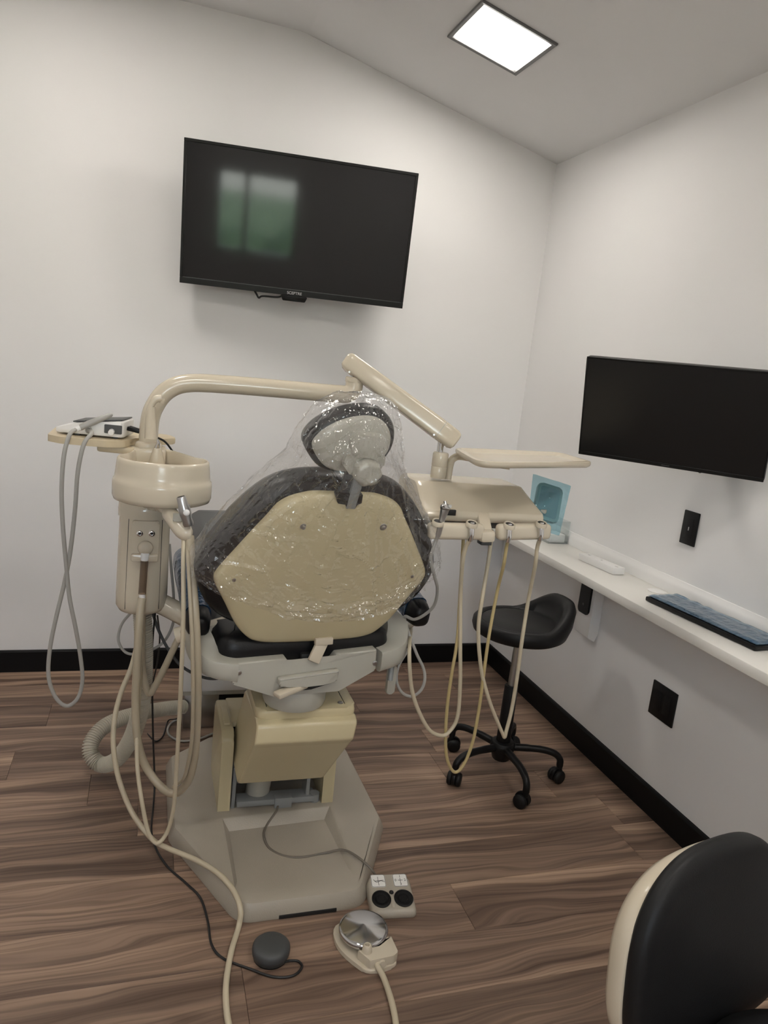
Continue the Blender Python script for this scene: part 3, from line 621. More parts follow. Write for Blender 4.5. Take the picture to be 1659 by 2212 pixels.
for i in range(NV+1):
    v_ = i/NV; ring_ = []
    for j in range(NU):
        ph = 2*math.pi*j/NU; cx_ = math.copysign(abs(math.cos(ph))**.75, math.cos(ph)); sy = math.sin(ph)
        sy = math.copysign(abs(sy)**.55, sy)
        ebot = .105+.105*abs(cx_)**2.2+.012*math.sin(3.1*ph+.6)
        e_ = .70-(.70-ebot)*v_
        l, r, d1, d0 = lerp_rows(e_)
        x = (l+r)/2+(r-l)/2*cx_; d = (d1+d0)/2+(d1-d0)/2*sy
        hem = max(0, 1-abs(v_-.95)/.12)
        fan = math.atan2(x-.02, .68-e_)                       # pull lines fanning down from the headrest
        pull = crease(V((fan*5.0+.6*noise.noise(V((x*6, e_*6, 0))), e_*1.2, 5)))
        f = .0110*(pull-.45)*(1.3 if e_ > .42 else 1.0)
        f += .0125*facet(x+.35*e_, e_*.45, 3.0 if sy > 0 else 9.0, 15)+.0060*facet(x+.2*e_, e_*.7, 5.0, 34)
        f += .0090*hem*(crease(V((x*10, (e_-ebot)*60, 2)))-.3)+.008*hem*facet(x, e_, 8.0, 30)
        if sy > 0:
            for (ax, ae), (bx2, be), am, wd in PLEATS:
                ux, ue = bx2-ax, be-ae; tt = max(0, min(1, ((x-ax)*ux+(e_-ae)*ue)/(ux*ux+ue*ue))); ds2 = math.hypot(x-ax-ux*tt, e_-ae-ue*tt)
                f += am*max(0, 1-ds2/wd)*min(1, 4*min(tt+.1, 1.1-tt))
        f = max(-.006, min(.030, f+.003))
        d += f if sy > 0 else -f*.6
        x += .007*noise.noise(V((e_*26, math.floor(j/4)*.9, 4)))*(1-v_*.4) if abs(cx_) > .9 else 0
        e2 = e_+.010*noise.noise(V((x*16, 7, d*5)))*hem
        ring_.append(Bk(x, e2, d))
    rings.append(ring_)
cover = MB().loft(rings, cap0=True, cap1=False)
single(cover, 'plastic_cover', CLEARFILM, Bk(0, .2, 0), 'crinkled clear plastic bag pulled over the chair backrest and headrest', 'plastic cover', ang=24)

# ------------------------------------------------------------------ utility box behind the chair
ub = thing('utility_box', 'white utility box on a shiny steel plinth behind the chair', 'utility box', (-1.41, -.48, 0))
MB().box((-1.415, -.49, .255), (.32, .19, .20), .006).build('cover', WHITEPL, ub)
MB().box((-1.425, -.49, .145), (.30, .17, .02), .003).build('lip', PALE, ub)  # grey under the white cover: the lip's shade put into its colour
MB().box((-1.50, -.50, .0695), (.13, .15, .138), .003).build('plinth', STEEL, ub)
MB().box((-1.36, -.48, .0695), (.15, .12, .138), .003).build('plinth_back', BLACKPL, ub)

# ------------------------------------------------------------------ cuspidor column on the left of the chair
KX, KY = -1.738, -1.10
cu2 = thing('cuspidor_unit', 'cream dental cuspidor column with round bowl left of the chair', 'cuspidor', (KX, KY, .67))
MB().lathe([(.045, .672), (.062, .676), (.0705, .690), (.0715, .72), (.069, .955), (.0, .957)], (KX, KY, 0), (0, 0, 1), 48).build('column', CREAM, cu2, ang=60)
MB().lathe([(.0, .954), (.073, .954), (.0735, .972), (.072, .990), (.066, .998), (.050, 1.008), (.0, 1.010)], (KX, KY, 0), (0, 0, 1), 48).build('column_collar', CREAM, cu2, ang=60)
for a_ in (-128, -48):
    MB().obox((KX+.0712*math.cos(R(a_)), KY+.0712*math.sin(R(a_)), .69), (KX+.0695*math.cos(R(a_)), KY+.0695*math.sin(R(a_)), .953), .0012, .0012, up=V((math.cos(R(a_)), math.sin(R(a_)), 0))).build('seam', INK, cu2, flat=True)
vd = (V((CAM.x, CAM.y, 0))-V((KX, KY, 0))).normalized(); fc = Yp(314, 1168, -1.172)
fx_, fz_ = V((1, 0, 0)), V((0, 0, 1)); YF = -1.178
pc = Yp(314, 1167, YF)
pl = MB().prism(roundpoly([(-.036, -.056), (.036, -.056), (.036, .054), (-.036, .054)], .008, 4), (pc.x, KY-.060, pc.z), fx_, fz_, 0, .018, .006, 3)
pl.build('valve_panel', CREAM, cu2)
for px in (302, 328):
    p = Yp(px, 1152, YF); kb_ = MB().lathe([(.0085, 0), (.0085, .005), (.0065, .0065), (.0045, .0065), (.0045, .002), (0, .002)], p+V((0, 0, 0)), (0, -1, 0), 20).build('knob', CHROME, cu2)
    MB().lathe([(.004, 0), (.004, .0035), (0, .0035)], p, (0, -1, 0), 12).build('core', INK, kb_)
p = Yp(314, 1184, -1.185); MB().sphere(p, .0205, (1, .8, 1), 24).build('suction_valve', CREAM, cu2)
MB().cyl(p+V((0, -.004, -.012)), Yp(312, 1212, -1.19), .012, .010, 20, .001).build('valve_neck', WHITEPL, cu2)
MB().prism(roundpoly([(-.036, -.012), (.036, -.012), (.036, .010), (-.036, .010)], .006, 3), V((pc.x, KY-.068, pc.z-.048)), fx_, fz_, 0, .022, .005, 2).build('panel_lip', CREAM, cu2)
MB().cyl(Yp(312, 1211, -1.192), Yp(307, 1283, -1.20), .0105, n=20).build('glass_tube', GLASSTUBE, cu2)
MB().cyl(Yp(307, 1282, -1.20), Yp(307, 1294, -1.20), .0085, n=16).build('tube_end', WHITEPL, cu2)
# support arm to the chair
MB().hose([(KX+.01, KY+.01, .70), (KX+.06, KY-.0, .685), (KX+.13, KY-.03, .655), (-1.555, -1.21, .640)], .030, 16).build('support_arm', CREAM, cu2)
# bowl: round in front, tongue running back to the pole
BX, BY = -1.698, -1.262
def bowlring(sc, z, tongue=1.0, n=64):
    out_ = []
    for i in range(n):
        a_ = 2*math.pi*i/n; x, y = .124*math.cos(a_), .112*math.sin(a_)
        s_ = max(0.0, math.sin(a_))
        if s_ > 0:
            y = .112*s_+tongue*.125*max(0, (s_-.55)/.45)**1.0
            x *= 1-.50*max(0, (s_-.35)/.65)*tongue*.55
            x -= .030*max(0, (s_-.45)/.55)
        out_.append(V((BX+x*sc, BY+y*sc+(sc-1)*-.0, z)))
    return out_
spec = [(.55, 1.030, .6), (.90, 1.031, .9), (.98, 1.035, 1), (1.015, 1.046, 1), (1.015, 1.078, 1), (1.005, 1.088, 1), (.978, 1.0915, 1), (.965, 1.105, 1), (.945, 1.130, 1), (.935, 1.139, 1), (.91, 1.1435, 1), (.88, 1.1435, 1), (.855, 1.138, 1), (.83, 1.11, 1), (.74, 1.075, .9), (.5, 1.055, .7), (.2, 1.048, .5)]
MB().loft([bowlring(a_, z, t_) for a_, z, t_ in spec]).build('bowl', CREAM, cu2, ang=60)
MB().lathe([(.012, 0), (.012, .002), (.0, .0015)], (BX, BY, 1.049), (0, 0, 1), 16).build('drain', STEEL, cu2)
MB().hose([(KX, KY, 1.0), (KX+.01, KY-.05, 1.012), (BX, BY+.02, 1.028)], .032, 16).build('bowl_bracket', CREAM, cu2)
MB().prism(roundpoly([(-.048, -.040), (.048, -.045), (.046, .035), (.03, .06), (-.03, .06), (-.046, .035)], .026, 5), (KX, KY, 0), (1, 0, 0), (0, 1, 0), 1.06, 1.149, .010, 3).build('bowl_deck', CREAM, cu2, ang=50)
sp0 = Yp(340, 967, -1.175)
MB().tube([sp0, sp0+V((.002, -.004, .014)), sp0+V((-.001, -.006, .024))], [.008, .005, .0022], 14).build('rinse_jet', CHROME, cu2)
MB().tube([sp0+V((0, .008, -.045)), sp0+V((0, .004, -.02)), sp0], [.022, .016, .010], 18).build('jet_base', CREAM, cu2)
# cup filler: flat post with a hooked top
cf = [Yp(x, y, -1.165) for x, y in ((326, 948), (325, 905), (327, 878), (335, 863), (349, 860))]
rg = []
for i, p in enumerate(smooth_path(cf, 5)):
    t_ = i/20; tn = V((0, 0, 1)) if t_ < .55 else V((1, 0, .2+(1-t_))).normalized(); sd = V((0, 1, 0)).cross(tn).normalized()
    w = .0165-.006*min(1, t_/.5) if t_ < .6 else .0105-.002*(t_-.6); rg.append([p+sd*w*math.cos(a_)+V((0, 1, 0))*.009*math.sin(a_) for a_ in [2*math.pi*k_/16 for k_ in range(16)]])
MB().loft(rg).build('cup_filler', CREAM, cu2, ang=50)
MB().cyl(Yp(350, 861, -1.165), Yp(350, 861, -1.165)+V((0, 0, -.012)), .007, .006, 14).build('filler_nozzle', CREAM, cu2)
# assistant holder under the bowl
ha, hb, hc = Yp(346, 1090, -1.22), Yp(362, 1102, -1.29), Yp(385, 1132, -1.36)
MB().hose([ha, hb, hc], .018, 18).build('holder_arm', CREAM, cu2)
MB().tube(smooth_path([Yp(364, 1105, -1.33), Yp(378, 1125, -1.365), Yp(396, 1148, -1.385), Yp(416, 1150, -1.385)], 6), [.018]+[.0205]*12+[.0215]*4+[.015, .006], 18).build('holder_head', CREAM, cu2)
MB().prism(roundpoly([(-.012, -.01), (.012, -.01), (.012, .01), (-.012, .01)], .003), Yp(384, 1116, -1.385), fx_, fz_, 0, .012, .002, 1).build('holder_clip', PALE, cu2)

# side tray on the pole with the scaler
tr = thing('side_tray', 'maple coloured side tray fixed to the pole left of the bowl', 'tray', (-1.85, -1.06, 1.14))
ZT = 1.165
pts = [Zp(100, 926, ZT), Zp(112, 917, ZT), Zp(200, 912, ZT), Zp(345, 935, ZT), Zp(352, 950, ZT), Zp(280, 963, ZT), Zp(240, 958, ZT), Zp(130, 941, ZT)]
pts = [(-1.995, -1.12), (-1.995, -.93), (-1.96, -.90), (-1.68, -.92), (-1.66, -1.00), (-1.70, -1.045), (-1.77, -1.06), (-1.80, -1.15), (-1.85, -1.175), (-1.96, -1.155)]
MB().prism(roundpoly(pts, .025, 5), (0, 0, 0), (1, 0, 0), (0, 1, 0), 1.150, 1.168, .004, 2).build('tray_board', WOODTRAY, tr)
MB().obox((-1.765, -1.09, 1.138), (-1.87, -1.09, 1.142), .09, .020, .006).build('tray_bracket', WOODTRAY, tr)
sc_ = thing('ultrasonic_scaler', 'white wedge-shaped scaler unit on the maple side tray', 'dental scaler', (-1.86, -1.05, 1.166))
zs = 1.1685; prof = [(-.105, .004), (.075, .004), (.075, .050), (-.055, .034), (-.105, .018)]
prr = roundpoly(prof, .006, 3); rot = R(-12); o_ = V((-1.865, -1.055, zs)); sx_ = V((math.cos(rot), math.sin(rot), 0))
body = MB()
rings = []
for w, k_ in ((-.062, .92), (-.058, .98), (-.05, 1), (.05, 1), (.058, .98), (.062, .92)):
    rings.append([o_+sx_*(q.x*k_)+V((-math.sin(rot), math.cos(rot), 0))*w+V((0, 0, .025+(q.y-.025)*k_)) for q in prr])
body.loft(rings).build('body', WHITEPL, sc_, ang=50)
sn = V((-math.sin(rot), math.cos(rot), 0))
def S3(x, w, z): return o_+sx_*x+sn*w+V((0, 0, z))
slv = (S3(.075, 0, .050)-S3(-.06, 0, .034)).normalized()
MB().obox(S3(-.06, 0, .0365), S3(.070, 0, .0520), .112, .0035, .0015).build('top_panel', DARKGREY, sc_)
for dx in (-.05, .05): MB().box(S3(dx, -.045, .002), (.014, .014, .004), .001).build('foot', DARKGREY, sc_)
MB().prism(roundpoly([(-.02, -.01), (.026, -.01), (.026, .014), (-.02, .014)], .003), S3(.045, -.063, .024), sx_, (0, 0, 1), -.002, .0015).build('socket_panel', DARKGREY, sc_)
MB().cyl(S3(.045, -.062, .020), S3(.047, -.082, .018), .008, .0075, 14, .001).build('hose_fitting', WHITEPL, sc_)
MB().cyl(S3(-.015, -.061, .018), S3(-.015, -.070, .017), .0085, n=16).build('cable_gland', HOSEGREY, sc_)
for q, e_ in (((.075, -.02, .028), (.11, -.02, .022)), ((.075, 0, .028), (.11, .0, .02))): MB().obox(S3(*q), S3(*e_), .013, .012, .003).build('plug', BLACKPL, sc_)
MB().hose([S3(.10, -.02, .022), S3(.14, -.01, .012), S3(.17, .02, -.004), S3(.19, .06, -.04)], .003, 8).build('power_cord', BLACKCABLE, sc_)
hp = thing('scaler_handpiece', 'grey pen handpiece lying against the white scaler unit', 'handpiece', S3(-.05, -.068, 0))
MB().tube([Yp(172, 925, -1.135), Yp(180, 920, -1.13), Yp(205, 910, -1.13), Yp(238, 897, -1.125), Yp(243, 895, -1.125)], [.0075, .009, .0085, .0065, .003], 16).build('handle', HOSEGREY, hp)
MB().cyl(Yp(160, 929, -1.138), Yp(173, 924, -1.135), .0065, .008, 14).build('collar', WHITEPL, hp)

# ------------------------------------------------------------------ delivery arm
da = thing('swan_neck_boom', 'cream swan-neck pipe and spring arm reaching over the chair', 'instrument arm', (KX, KY, 1.01))
E1 = Yp(760, 853, -1.155)
MB().hose([(KX, KY, 1.008), (KX, KY, 1.10), (KX, KY, 1.21), (KX+.012, KY, 1.265), (KX+.045, KY, 1.312), (KX+.10, KY, 1.336), V((KX+.10, KY, 1.336)).lerp(E1, .25)+V((0, 0, .004)), V((KX+.10, KY, 1.336)).lerp(E1, .6)+V((0, 0, .002)), V((KX+.10, KY, 1.336)).lerp(E1, .9), (E1.x-.012, E1.y+.001, E1.z+.002), (E1.x+.003, E1.y, E1.z+.018), (E1.x+.004, E1.y, E1.z+.042)], .0255, 24, 6).build('swan_neck', CREAM, da, ang=60)
MB().lathe([(.036, 0), (.037, .006), (.034, .014), (.026, .018)], (KX, KY, 1.148), (0, 0, 1), 28).build('pole_flange', CREAM, da)
MB().cyl(E1+V((.004, 0, .042)), E1+V((.004, 0, .085)), .011, n=16).build('pivot_pin', CHROME, da)
MB().lathe([(.0265, 0), (.0275, .004), (.0275, .012), (.024, .016)], E1+V((.004, 0, .036)), (0, 0, 1), 24).build('elbow_cap', CREAM, da)
A0, A1 = Yp(759, 786, -1.155), Yp(970, 943, -1.265)
dv = (A1-A0).normalized(); nv = V((0, -1, 0)); nv = (nv-dv*nv.dot(dv)).normalized(); uv = nv.cross(dv); 
if uv.z < 0: uv = -uv
LNA = (A1-A0).length
def bar(rowspec, w=.028):
    rings_ = []
    for s_, k_, h in rowspec:
        rings_.append([A0+dv*s_+nv*w*k_*math.copysign(abs(math.cos(a_))**.45, math.cos(a_))+uv*h*k_*math.copysign(abs(math.sin(a_))**.45, math.sin(a_)) for a_ in [2*math.pi*(i+.5)/32 for i in range(32)]])
    return rings_
MB().loft(bar([(-.022, .70, .025), (-.016, .90, .0265), (-.004, 1, .027), (LNA*.5, 1, .0285), (LNA-.045, 1, .030), (LNA-.030, 1, .030), (LNA+.014, .97, .030), (LNA+.024, .86, .029), (LNA+.028, .6, .028)])).build('spring_arm', CREAM, da, ang=40)
MB().loft(bar([(LNA-.033, 1.015, .030), (LNA-.031, 1.015, .030)])).build('seam', PALE, da)
for q in (A0+dv*.012-uv*.026+nv*.0285, A1-dv*.040-uv*.026+nv*.0285): MB().cyl(q, q+nv*.002, .003, n=10).build('screw', STEEL, da)

# ------------------------------------------------------------------ delivery head with holders
PX, PY_ = -.918, -1.25
dh = thing('instrument_console', 'cream dental instrument console hanging from the spring arm right of the chair', 'instrument console', (-.82, -1.30, 1.02))
MB().lathe([(.0225, 1.135), (.0235, 1.14), (.0235, 1.168), (.0225, 1.170), (.0235, 1.172), (.0235, 1.206), (.021, 1.211), (.012, 1.213)], (PX, PY_, 0), (0, 0, 1), 28).build('post', CREAM, dh)
MB().cyl((PX-.004, PY_, 1.21), (PX-.004, PY_, 1.242), .010, n=16).build('pivot_pin', CHROME, dh)
prof = roundpoly([(-1.14, 1.032), (-1.13, 1.118), (-1.15, 1.130), (-1.275, 1.128), (-1.295, 1.118), (-1.395, 1.066), (-1.405, 1.052), (-1.398, 1.036), (-1.36, 1.030)], .010, 3)
body = MB(); rings = []
for x, k_ in ((-1.010, .94), (-1.004, .985), (-.995, 1), (-.645, 1), (-.637, .985), (-.631, .94)):
    c_ = V((-1.27, 1.078)); rings.append([V((x+(.012 if x < -.9 else -.02)*(1 if q.y > 1.10 else 0), (c_+(q-c_)*k_).x, (c_+(q-c_)*k_).y)) for q in prof])
body.loft(rings).build('console_body', CREAM, dh, ang=30)
MB().prism(roundpoly([(-.985, -1.15), (-.66, -1.15), (-.66, -1.385), (-.985, -1.385)], .015), (0, 0, 0), (1, 0, 0), (0, 1, 0), 1.018, 1.033, .003, 1).build('underside', DARKGREY, dh)
MB().box(Yp(975, 1110, -1.41)+V((0, .005, .003)), (.028, .01, .016), .001).build('switch_recess', INK, dh)
n1, n2 = Yp(1047, 1106, -1.40), Yp(1058, 1147, -1.455)
MB().obox((n1.x, -1.385, 1.058), (n2.x-.01, -1.452, 1.020), .036, .026, .008).build('holder_neck', CREAM, dh)
MB().obox((n2.x-.012, -1.455, 1.030), (n2.x-.010, -1.455, .996), .044, .046, .010, up=V((0, -1, 0))).build('holder_hub', CREAM, dh)
MB().box((n2.x-.010, -1.452, .992), (.032, .03, .010), .002).build('hub_foot', DARKGREY, dh)
bars = []
for (xa, ya), (xb, yb) in (((924, 1146), (1042, 1148)), ((1073, 1149), (1186, 1147))):
    a, b = Yp(xa, ya, -1.46), Yp(xb, yb, -1.455)
    bars.append(MB().obox(a, b, .036, .045, .012, seg=3).build('holder_bar', CREAM, dh))
HOLD = {}
for key, px, py, bi in (('syr', 944, 1140, 0), ('h1', 1017, 1143, 0), ('h2', 1098, 1146, 1), ('h3', 1167, 1143, 1)):
    p = Yp(px, py, -1.474); p.z = Yp(px, py, -1.458).z+.012; HOLD[key] = p
    MB().lathe([(.0165, .0), (.0165, .010), (.0145, .013), (.0115, .011), (.011, .0)], p, (0, -.25, 1), 24).build('holder_socket', CREAM, bars[bi], ang=60)
    MB().lathe([(.0112, .001), (.0112, .0112), (0, .0112)], p, (0, -.25, 1), 20).build('socket_hole', INK, bars[bi])
# touch pad under sky-blue film
tp = Yp(1185, 1085, -1.33); tpx = V((.92, -.2, -.33)).normalized(); tpu = V((-.28, .62, .73)); tpu = (tpu-tpx*tpu.dot(tpx)).normalized()
tpx = V((.95, -.24, -.20)).normalized(); tpu = V((-.22, .50, .84)); tpu = (tpu-tpx*tpu.dot(tpx)).normalized()
MB().prism(roundpoly([(-.040, -.058), (.040, -.058), (.040, .058), (-.040, .058)], .014, 4), tp, tpx, tpu, -.016, 0, .004, 2).build('touch_pad', PALE, dh)
MB().prism(roundpoly([(-.031, -.048), (.031, -.048), (.031, .048), (-.031, .048)], .010, 4), tp, tpx, tpu, -.002, .0006).build('pad_face', GREYMETAL, dh)
MB().obox((-.64, -1.30, 1.062), tp-tpu*.03, .03, .012, .003).build('pad_arm', PALE, dh)
m = MB(); vs = []; fs = []; nx, ny = 18, 24
for i in range(nx+1):
    for j in range(ny+1):
        x, y = -.058+.116*i/nx, -.092+.168*j/ny
        ins = max(abs(x)/.042, abs(y)/.060); d = .0035+.004*abs(noise.noise(V((x*40, y*30, 3))))-(.02*max(0, ins-1)**1.0 if ins > 1 else 0)
        x2 = x*(1+.1*y/.09); vs.append(tp+tpx*x2+tpu*y+tpx.cross(tpu)*d)
for i in range(nx):
    for j in range(ny): a_ = i*(ny+1)+j; fs.append((a_, a_+1, a_+ny+2, a_+ny+1))
fo = single(m.raw(vs, fs), 'barrier_film', SKYFILM, tp, 'sheet of sky-blue film stuck over the console touch pad', 'plastic film', ang=50)

# instrument tray above the console
it = thing('instrument_tray', 'empty cream plastic instrument tray on a bent arm above the console', 'tray', (-.86, -1.30, 1.19))
ZI = 1.232
c4 = [V((-.952, -1.585)), V((-.490, -1.392)), V((-.468, -1.162)), V((-.890, -1.275))]
c4r = roundpoly(c4, .05, 8); cc = sum(c4r, V((0, 0)))/len(c4r)
trays = MB()
trays.puff(c4r, (0, 0, 0), (1, 0, 0), (0, 1, 0), [(.03, 1, ZI-.020), (.010, 1, ZI-.019), (.002, 1, ZI-.014), (0, 1, ZI-.008), (.001, 1, ZI-.002), (.006, 1, ZI), (.014, 1, ZI), (.018, 1, ZI-.003), (.026, 1, ZI-.004), (.030, 1, ZI-.007), (.036, 1, ZI-.009), (0, .5, ZI-.009)])
trays.build('tray_top', CREAM, it, ang=50)
MB().hose([(PX+.034, PY_+.005, 1.132), (PX+.036, PY_+.005, 1.175), (PX+.042, PY_, 1.196), (PX+.065, PY_-.015, 1.205), (-.79, -1.33, 1.200), (-.745, -1.36, 1.1985)], .011, 14).build('tray_arm', CREAM, it)
MB().box((-.745, -1.365, 1.207), (.05, .04, .020), .003).build('tray_mount', CREAM, it)

# ------------------------------------------------------------------ things in the holders and their hoses
sy = thing('air_water_syringe', 'grey metal air and water syringe in the left-most console holder', 'syringe', HOLD['syr'])
p0, p1 = Yp(944, 1162, -1.475), Yp(962, 1096, -1.478)
MB().tube([p0, p0+(p1-p0)*.15, p0+(p1-p0)*.6, p0+(p1-p0)*.85, p1], [.0065, .0085, .0085, .0115, .0125], 18).build('handle', STEEL, sy)
MB().sphere(p1, .0135, (1.1, 1, .8), 18).build('head', STEEL, sy)
for d in (-.006, .007): MB().cyl(p1+V((d, -.008, .004)), p1+V((d, -.016, .007)), .0045, n=12).build('button', CHROME, sy)
MB().cyl(p1+V((0, 0, .006)), p1+V((-.002, .004, .016)), .004, n=10).build('tip_nut', CHROME, sy)
def cropR(pts, y): return [Yp(840+p[0]/3.51, 1150+p[1]/3.51, p[2] if len(p) > 2 else y) for p in pts]
MB().hose([p0]+cropR([(330, 140), (318, 210, -1.46), (345, 330, -1.44), (368, 430, -1.40), (345, 550, -1.37), (270, 625, -1.35), (190, 660, -1.33), (120, 640, -1.30), (150, 760, -1.31), (210, 920, -1.33), (262, 1030, -1.34), (272, 1120, -1.35), (240, 1200, -1.35), (170, 1243, -1.35), (95, 1210, -1.35), (58, 1120, -1.34), (75, 1010, -1.33), (140, 900, -1.30), (175, 830, -1.22)], -1.47), .0046, 8).build('hose', HOSEGREY, sy)
def hose_thing(label, key, pts, y, r, m):
    p = HOLD[key]; t = thing('handpiece_hose', label, 'hose', p, 'hoses in the console holders')
    MB().tube([p+V((0, -.001, .010)), p+V((0, -.003, .004)), p+V((0, -.008, -.024)), p+V((0, -.006, -.040))], [.0085, .0085, .0078, .0062], 16).build('connector', CHROME, t)
    MB().lathe([(.006, 0), (.006, .003), (.0, .003)], p+V((0, -.001, .010)), (0, -.1, 1), 12).build('socket', INK, t)
    a = p+V((0, -.007, -.034))
    MB().hose([a]+cropR(pts, y), r, 10).build('tubing', m, t)
hose_thing('cream hose from the second console holder looping low behind the chair', 'h1', [(585, 110, -1.465), (560, 220, -1.45), (545, 450), (541, 800), (540, 1150), (520, 1400), (455, 1515), (390, 1540), (300, 1490), (212, 1320), (168, 1150), (155, 900), (170, 700, -1.20), (180, 560, -1.16)], -1.40, .0058, HOSECREAM)
hose_thing('yellowed hose from the third console holder hanging lowest by the stool', 'h2', [(892, 110, -1.46), (870, 250, -1.45), (828, 420), (765, 750), (722, 1050), (682, 1350), (632, 1600), (565, 1765), (500, 1818), (448, 1740), (430, 1600), (440, 1350), (472, 1100), (520, 800), (543, 400, -1.36), (562, 100, -1.34), (565, 0, -1.33)], -1.39, .0050, HOSEYEL)
hose_thing('cream hose from the right-most console holder reaching down over the stool hub', 'h3', [(1125, 120, -1.46), (1108, 260, -1.45), (1060, 500), (1012, 800), (972, 1100), (930, 1350), (892, 1500), (878, 1552), (862, 1525), (830, 1450), (770, 1300), (712, 1100), (685, 900), (680, 700), (708, 500), (757, 200, -1.36), (775, 50, -1.34), (778, -20, -1.33)], -1.39, .0058, HOSECREAM)

# suction handle in the assistant holder
sv = thing('suction_wand', 'brushed metal suction wand in the holder under the bowl', 'suction handle', Yp(402, 1135, -1.30))
a, b = Yp(391, 1073, -1.402), Yp(408, 1136, -1.406); d_ = b-a
MB().tube([a, a+d_*.03, a+d_*.25, a+d_*.42, a+d_*.6, a+d_*.75, a+d_*.92, b], [.0105, .0115, .0125, .015, .015, .0125, .014, .012], 20).build('handle', STEEL, sv)
MB().sphere(a+d_*.5+V((.003, -.0145, 0)), .0085, (1, .5, 1), 14).build('button', WHITEPL, sv)
MB().lathe([(.009, 0), (.009, .0006), (0, .0006)], a, tuple(-d_.normalized()), 14).build('mouth', INK, sv)
MB().cyl(a+d_*.28+V((.010, 0, 0)), a+d_*.28+V((.016, -.002, .001)), .003, n=8).build('lever_pin', CHROME, sv)

# ------------------------------------------------------------------ hoses and cables on the left
def cable(name, label, cat, pts, r, m, group=None, n=10, sub=8):
    P = [p if isinstance(p, V) else Yp(*p) for p in pts]
    return single(MB().hose(P, r, n, sub), name, m, P[0], label, cat, group)
cable('scaler_cable', 'long grey scaler cable hanging in a loop from the side tray', 'cable',
      [(163, 928, -1.14), (150, 940, -1.165), (138, 985, -1.175), (133, 1060, -1.17), (136, 1140, -1.16), (143, 1220, -1.15), (150, 1290, -1.14), (164, 1360, -1.13), (174, 1420, -1.12), (178, 1470, -1.12), (168, 1508, -1.12), (144, 1525, -1.12), (120, 1506, -1.12), (105, 1462, -1.12), (108, 1400, -1.12), (122, 1330, -1.13), (139, 1260, -1.14), (152, 1190, -1.15), (162, 1100, -1.16), (168, 1020, -1.17), (181, 960, -1.17), (198, 936, -1.15), S3(-.015, -.068, .017)], .0056, HOSEGREY)
def corrugated(name, label, pts, r):
    P = smooth_path([Yp(*p) for p in pts], 40); L_ = [0]
    for a, b in zip(P[:-1], P[1:]): L_.append(L_[-1]+(b-a).length)
    tot = L_[-1]; N = int(tot/.0018); Q = []; j = 0
    for i in range(N+1):
        s_ = tot*i/N
        while j < len(L_)-2 and L_[j+1] < s_: j += 1
        t_ = (s_-L_[j])/max(L_[j+1]-L_[j], 1e-9); Q.append(P[j].lerp(P[j+1], t_))
    return single(MB().tube(Q, [r if (i//1) % 4 < 2 else r*.76 for i in range(N+1)], 18), name, HOSEWHITE, P[0], label, 'hose', ang=20)
corrugated('corrugated_hose', 'fat ribbed cream suction hose curling on the floor left of the chair',
           [(307, 1318, -1.10), (310, 1370, -1.10), (311, 1430, -1.09), (308, 1500, -1.07), (299, 1550, -1.04), (281, 1600, -.99), (252, 1640, -.93), (222, 1652, -.89), (199, 1635, -.865), (197, 1605, -.84), (222, 1572, -.80), (265, 1551, -.75), (320, 1537, -.68), (365, 1530, -.63), (396, 1527, -.585)], .0265)
cable('suction_hose', 'thick tan suction hose hanging in a deep loop from column to holder', 'hose',
      [(307, 1291, -1.20), (304, 1310, -1.205), (300, 1360, -1.22), (296, 1440, -1.23), (293, 1510, -1.235), (296, 1590, -1.24), (312, 1650, -1.245), (345, 1697, -1.27), (376, 1714, -1.30), (403, 1692, -1.335), (419, 1640, -1.375), (425, 1560, -1.42), (426, 1450, -1.465), (422, 1340, -1.465), (415, 1240, -1.43), (410, 1158, -1.39)], .0115, HOSETAN)
cable('suction_hose', 'tan hose bending up from the column and behind the backrest', 'hose',
      [(308, 1318, -1.14), (307, 1380, -1.16), (307, 1430, -1.17), (313, 1475, -1.175), (323, 1498, -1.18), (336, 1480, -1.185), (352, 1450, -1.19), (378, 1395, -1.20), (405, 1340, -1.22), (432, 1302, -1.24), (460, 1283, -1.26), (485, 1275, -1.27)], .0098, HOSETAN)
cable('saliva_hose', 'thin cream saliva hose hanging straight down then looping by the floor plate', 'hose',
      [(397, 1158, -1.385), (396, 1220, -1.42), (396, 1330, -1.455), (392, 1450, -1.455), (386, 1580, -1.41), (380, 1680, -1.37), (375, 1745, -1.35), (362, 1795, -1.335), (341, 1821, -1.34), (322, 1802, -1.335), (308, 1740, -1.32), (297, 1660, -1.28), (296, 1580, -1.24), (302, 1480, -1.20), (306, 1400, -1.17), (306, 1322, -1.13)], .0058, HOSECREAM)
cable('air_hose', 'thin tan hose running down beside the saliva hose from the holder', 'hose',
      [(404, 1158, -1.38), (407, 1220, -1.435), (412, 1320, -1.482), (416, 1420, -1.488), (417, 1520, -1.46), (414, 1600, -1.42), (406, 1650, -1.385), (396, 1682, -1.355), (374, 1700, -1.325)], .0050, HOSETAN)
def zfl(x, y, z): return Zp(x, y, z)
